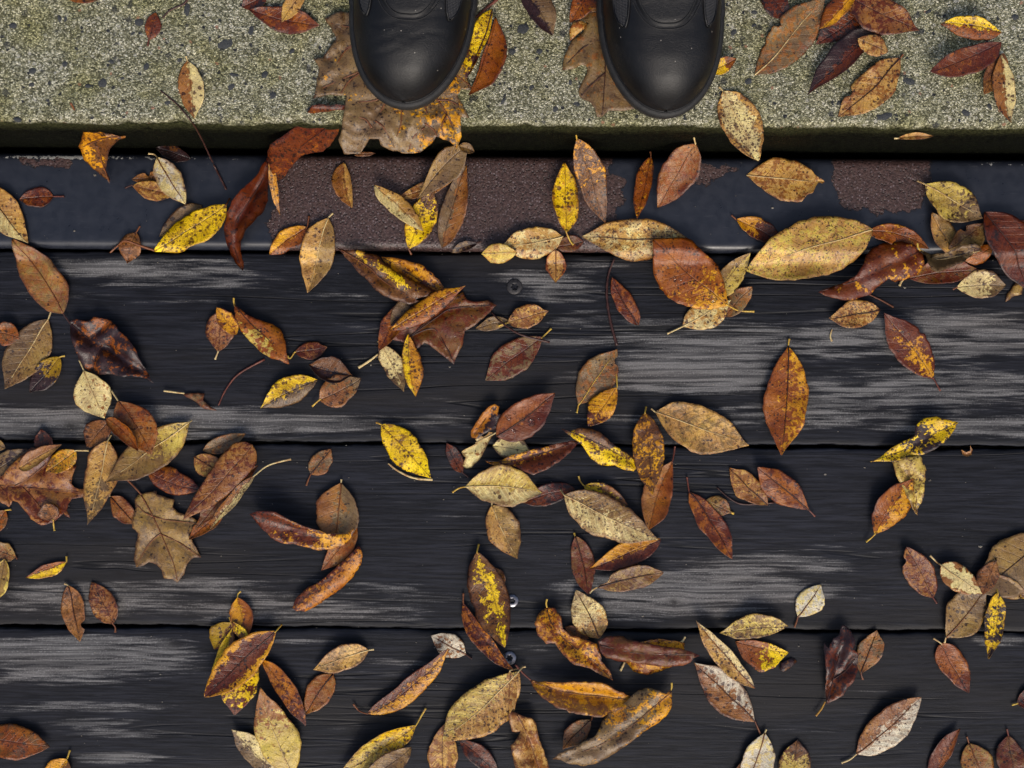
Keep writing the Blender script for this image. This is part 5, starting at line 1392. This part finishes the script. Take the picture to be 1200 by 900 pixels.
F("pale cream freckled leaf cut by the bottom below the yellow cluster", 'CR','GB','L',.45,(330,912),(273,853),13,17,lv=.5,cl=10,cr=14,ss=.9)
F("tan leaf with pale rib lying above a cinnamon leaf on third plank", 'TN','KH','m',.15,(432,762),(367,785),15,15,st=[(438,761)],sc='p',rib='p',lv=.9,cl=12,cr=10,p=.42)
F("plain cinnamon leaf under the tan leaf on third plank", 'PB','OR','m',.08,(390,790),(357,837),16,16,st=[(391,785)],sc='b',lv=.2,cl=10,cr=8,rib='d',p=.42)
F("long rust leaf with gold lower flank and curled stem", 'RB','YO','Rm',.45,(430,836),(526,757),11,15,st=[(421,833),(414,825)],sc='b',lv=.8,cl=35,cr=-14,bow=-9,p=.42,ss=1.2)
F("pinkish white small leaf behind the long rust leaf's tip", 'WH','PB','m',.12,(546,767),(505,745),14,15,st=[(553,772)],sc='d',rib='b',lv=.2,cl=6,cr=8,p=.46)
F("rolled yellow black-dotted leaf with long thin stem", 'YG','Y','B',.65,(487,850),(398,906),13,17,st=[(492,842),(499,830)],sc='y',lv=1.0,cl=14,cr=70,bow=2,ss=1.2)
F("grey-brown folded leaf end beneath the rolled yellow leaf", 'KH','GB','m',.1,(482,876),(420,918),14,14,lv=1.8,cl=15,cr=20)
F("large pale yellow-green leaf with brown dotting and stained flank", 'YG','TN','L',.55,(608,786),(519,868),31,28,rib='p',lv=2.0,cl=8,cr=10,st=[(613,781)],sc='p',ss=1.0,p=.5)
F("tan smooth leaf under the large pale yellow-green leaf", 'PB','TN','m',.06,(522,846),(520,925),18,17,lv=.6,cl=12,cr=10,p=.5)
F("dark brown leaf with pale stalk beside the tan smooth leaf", 'RB','DK','m',.05,(538,866),(586,910),12,12,lv=.4,cl=15,cr=15)
F("tan narrow leaf with cream stalk at the large pale leaf's end", 'TN','PB','m',.08,(598,786),(596,838),9,6,lv=2.6,st=[(605,784),(616,781)],sc='p',cl=25,cr=15)
poly_leaf("fallen_leaf", "crumpled biscuit-brown leaf beneath the gold and pink leaf", 'TN','PB', .48, .12,
  [(594,830),(602,832),(612,836),(622,838),(628,845),(630,855),(632,865),(638,880),(642,892),(648,903),(640,915),(610,915),(606,905),(602,890),(600,880),(598,870),(606,862),(610,855),(600,855),(597,845)],
  [[(606,836),(618,860),(628,890),(636,912)]], 0.0040, relief=.006, ribc='b', ribr=.0004)
poly_leaf("fallen_leaf", "twisting brown-gold leaf with an S-curve body", 'OR','YO', .52, .45,
  [(641,711),(650,711),(657,720),(659,735),(668,744),(685,747),(699,752),(703,764),(704,773),(713,783),(718,796),(705,790),(690,781),(672,776),(660,766),(650,752),(640,753),(630,743),(626,729),(632,717)],
  [[(641,712),(645,728),(655,742),(672,757),(690,770),(716,794)]], 0.0055, st=[(641,712),(640,707),(641,702)], sc='y', relief=.0042, ribc='d', ribr=.0005)
F("small brown leaf edge between twisting gold leaf and cream leaf", 'BR','OR','m',.1,(662,735),(690,748),8,8,lv=.3)
poly_leaf("fallen_leaf", "long dark brown folded leaf with gold patch under it", 'RB','BR', .45, .12,
  [(700,750),(710,745),(725,745),(740,750),(755,752),(765,754),(780,757),(795,758),(808,762),(819,767),(812,770),(808,775),(800,779),(785,781),(772,780),(758,778),(742,776),(725,774),(710,770),(703,762)],
  [[(702,755),(740,764),(780,766),(815,767)]], 0.0120, relief=.0035, dome=.0065, ribc='d', ribr=.0004)
poly_leaf("fallen_leaf", "golden brown leaf mostly hidden under the long dark folded leaf", 'OR','YO', .5, .3,
  [(802,753),(790,750),(770,748),(750,752),(735,765),(733,776),(742,786),(758,791),(772,787),(785,782),(800,775)],
  [], 0.0035, relief=.003, st=[(795,754),(800,751),(803,746)], sc='p')
poly_leaf("fallen_leaf", "gold and pink leaf with serrated edges pointing at the screw", 'YO','PB', lambda x, y: .72 - .6 * x + .6 * (y - .5), .15,
  [(621,797),(635,798),(655,797),(672,795),(680,796),(690,797),(705,797),(715,802),(725,808),(737,814),(746,820),(735,826),(722,830),(710,834),(695,836),(675,833),(655,827),(640,818),(628,808)],
  [[(623,798),(660,810),(700,815),(744,820)]], 0.0080, st=[(622,797),(612,788),(604,779)], sc='r', relief=.003, dome=-.0055, ribc='b', ribr=.0004, ss=2.0, rag=2.2)
poly_leaf("fallen_leaf", "large brown and yellow mottled leaf overlapping the gold and pink leaf", 'GB','YO', lambda x, y: .02 + .62 * x - .25 * abs(y - .4), .35,
  [(785,806),(787,812),(786,828),(780,838),(768,848),(755,855),(745,862),(735,870),(720,882),(700,893),(685,897),(672,894),(660,890),(647,888),(655,880),(668,875),(680,870),(695,862),(700,855),(705,845),(715,832),(728,825),(738,816),(748,808),(760,805),(772,807),(780,812)],
  [[(784,812),(762,830),(738,850),(700,873),(652,888)]], 0.0120, st=[(784,812),(787,806),(787,800)], sc='y', relief=.0035, dome=.005, ribc='b', ribr=.0005)
F("small taupe leaf beside the large mottled leaf's tip", 'PB','GB','m',.3,(693,844),(659,878),12,13,st=[(694,840)],sc='b',lv=1.0,rib='d',cl=8,cr=10)
F("cream spotted leaf folded lengthwise beside the pinkish scarred leaf", 'CR','TN','L',.65,(884,807),(814,726),14,9,lv=1.8,cl=20,cr=40,rib='b',st=None,ss=1.2)
F("pinkish leaf with round dark scars and a white patch", 'PB','WH','Rl',.45,(885,846),(813,776),22,21,st=[(891,860)],sc='b',lv=.5,rib='d',cl=8,cr=8,p=.48,ss=1.8)
F("yellow-green narrow leaf over the bronze leaf across the gap", 'YG','KH','m',.5,(924,734),(843,742),12,17,lv=1.8,cl=8,cr=14,ss=1.0)
F("bronze and yellow leaf beneath the yellow-green leaf", 'OR','Y','T',.4,(862,752),(924,765),8,26,lv=.5,cl=10,cr=14,st=None,p=.55,ss=.9)
F("whitish toothed leaf cut by the bottom with brown midrib", 'WH','CR','m',.04,(896,859),(874,922),20,17,st=[(898,855)],sc='p',rib='b',lv=1.0,cl=14,cr=10)
F("rusty leaf edge under the whitish toothed leaf", 'BR','OR','m',.1,(880,890),(858,920),8,8,lv=.2)
poly_leaf("leaf_fragment", "tiny dark brown leaf scrap on the third plank", 'DK','BR', .4, .0, [(913,784),(915,776),(927,771),(934,775),(926,782),(917,787)], [], 0.0006)
F("small white-cream leaf with a dark dot standing alone on silver wood", 'WH','CR','m',.12,(935,723),(962,685),15,16,st=[(934,727),(931,735)],sc='b',lv=.2,rib='b',cl=8,cr=8,p=.5)
poly_leaf("fallen_leaf", "dark purple-brown crumpled leaf with yellow stem on third plank", 'DK','RB', lambda x, y: .25 + .5 * y, .15,
  [(962,750),(968,757),(973,746),(981,741),(984,732),(988,731),(995,738),(999,748),(996,758),(1003,764),(1003,782),(998,794),(990,803),(985,812),(972,820),(967,823),(966,805),(964,780)],
  [[(967,821),(975,795),(983,765),(987,735)],[(975,795),(990,785),(1001,770)]], 0.0030, st=[(967,822),(963,830),(956,839)], sc='y', relief=.005, ribc='d')
F("taupe oval leaf leaning on the purple-brown crumpled leaf", 'PB','GB','m',.25,(1009,789),(1027,738),14,15,st=[(1011,796)],sc='b',lv=.3,rib='d',cl=8,cr=10,p=.48)
F("long leaf half rosy brown and half silvery cream with pale stem", 'PB','WH','R',.25,(1004,884),(1078,816),22,20,st=[(996,890),(986,894)],sc='p',rib='b',lv=.4,cl=10,cr=8,p=.48)
F("yellow spotted leaf cut by the bottom beside the whitish toothed leaf", 'YG','BR','T',.5,(930,925),(935,867),19,19,lv=.4,cl=10,cr=12)
F("dark russet folded leaf first of three at the bottom", 'RB','OR','R',.1,(1090,918),(1124,853),15,6,lv=.4,cl=15,cr=45,st=None,tip=.05)
F("tan speckled leaf with upright stalk, middle of the three", 'PB','KH','m',.4,(1136,871),(1158,922),18,18,st=[(1133,863)],sc='b',rib='b',lv=.3,cl=8,cr=10,p=.45)
F("dark brown leaf with hooked stem, last of the three at the bottom", 'RB','BR','m',.1,(1182,862),(1190,925),17,18,st=[(1180,854)],sc='r',lv=.5,cl=20,cr=10)
F("brown curled leaf with a yellow stalk at the plank's right end", 'RB','DK','m',.05,(1192,825),(1222,806),10,14,st=[(1186,826)],sc='y',lv=.3,cl=30,cr=30)
F("brown amber-flecked leaf with a dark torn tip beside the yellow leaf", 'OR','RB','T',.2,(1102,754),(1135,812),17,15,st=[(1094,748)],sc='p',lv=.4,cl=10,cr=10,p=.38)
# ---------------------------------------------------------------- twigs, loose stalks
twig("thin dark stalk curving from the small red leaf on concrete", [(191,21),(198,13),(208,8),(215,5),(221,-2)], .0009, 'd')
twig("long wiry red-tipped stalk hanging from concrete onto steel", [(188,106),(207,122),(224,142,.139),(236,162,.095),(249,190,.020),(258,208,.013),(265,222,.012)], .0008, 'd')
twig("brown stalk leaning against the boot toe on concrete", [(557,21),(566,13),(583,-1)], .0012, 'r')
twig("short forked stalk lying over the little brown leaf", [(129,296),(138,288),(147,282,.020),(162,287,.020),(183,294,.018)], .0011, 'b')
twig("thin bent twig standing beside the slim russet leaf", [(720,303,.004),(713,322),(711,345),(715,375),(723,405)], .0012, 'd')
twig("red thread-like stalk arching across the first plank", [(256,475),(265,456),(280,438),(310,421)], .0009, 'r')
twig("pale stalk lying beside the tall yellow spotted leaf", [(455,543),(467,552),(485,560),(507,562)], .0011, 'p')
twig("dark hair-thin stalk under the pinkish leaf", [(840,571),(855,584),(872,591),(907,589)], .0008, 'd')
twig("reddish stalk crossing the plum-grey leaf's stem", [(576,366),(588,378,.006),(610,392,.011),(644,401,.006)], .0010, 'd')
twig("short pale stalk end beside the slender rust-brown leaf", [(443,415),(434,422),(420,431)], .0012, 'p')
twig("pale straw stalk under the maroon pile on first plank", [(1018,345),(1033,352),(1047,360)], .0008, 'b')
twig("short pale hooked stalk under the dotted tan oval leaf", [(975,386),(973,394),(975,400)], .0008, 'p')
twig("cream stalk end poking from beneath the long dark folded leaf", [(732,776),(728,784),(727,786)], .0012, 'p')
twig("cream curved stalk poking from beneath the wet maroon leaf", [(1062,325,.004),(1057,329),(1054,335)], .0011, 'p')

# ---------------------------------------------------------------- grit and crumbs too small to pick apart
def make_crumbs():
    rs = random.Random(3)
    vs, fs = [], []
    def crumb(x, y, z, r):
        o = len(vs)
        k = 5
        ph = rs.uniform(0, 6.28)
        for i in range(k):
            q = r * rs.uniform(.6, 1.2)
            vs.append((x + q * math.cos(ph + 2 * math.pi * i / k), y + q * math.sin(ph + 2 * math.pi * i / k) * .7, z))
        vs.append((x, y, z + r * rs.uniform(.4, .8)))
        for i in range(k): fs.append((o + i, o + (i + 1) % k, o + k))
    known = [(115,207,2.4),(91,272,1.6),(185,308,1),(757,757,1.6),(753,722,1.4),(188,790,1.2),(936,757,1.5),(967,556,1.6),(1013,548,1.2),(1089,563,2),(1148,640,3),(300,740,1),(488,753,1.1),(836,450,1),(903,245,2),(935,870,2.4),(1060,337,2.2),(595,294,1),(435,428,1.5),(527,430,1.5),(850,790,2)]
    for (a, b, r) in known:
        w0 = P(a, b, 0.0); crumb(w0.x, w0.y, surf_z(w0.x, w0.y), r * PX)
    for i in range(420):
        a, b = rs.uniform(-40, 1240), rs.uniform(192, 960)
        w0 = P(a, b, 0.0); crumb(w0.x, w0.y, surf_z(w0.x, w0.y), rs.choice((.35, .4, .5, .6, .9)) * PX)
    o = mesh_obj("grit", vs, fs, make_simple("pale_grit", (0.10, 0.08, 0.055), (0.34, 0.31, 0.26), 900, .8), None, False)
    tag(o, "scattered pale grit and leaf crumbs on planks and steel", kind="stuff")
make_crumbs()
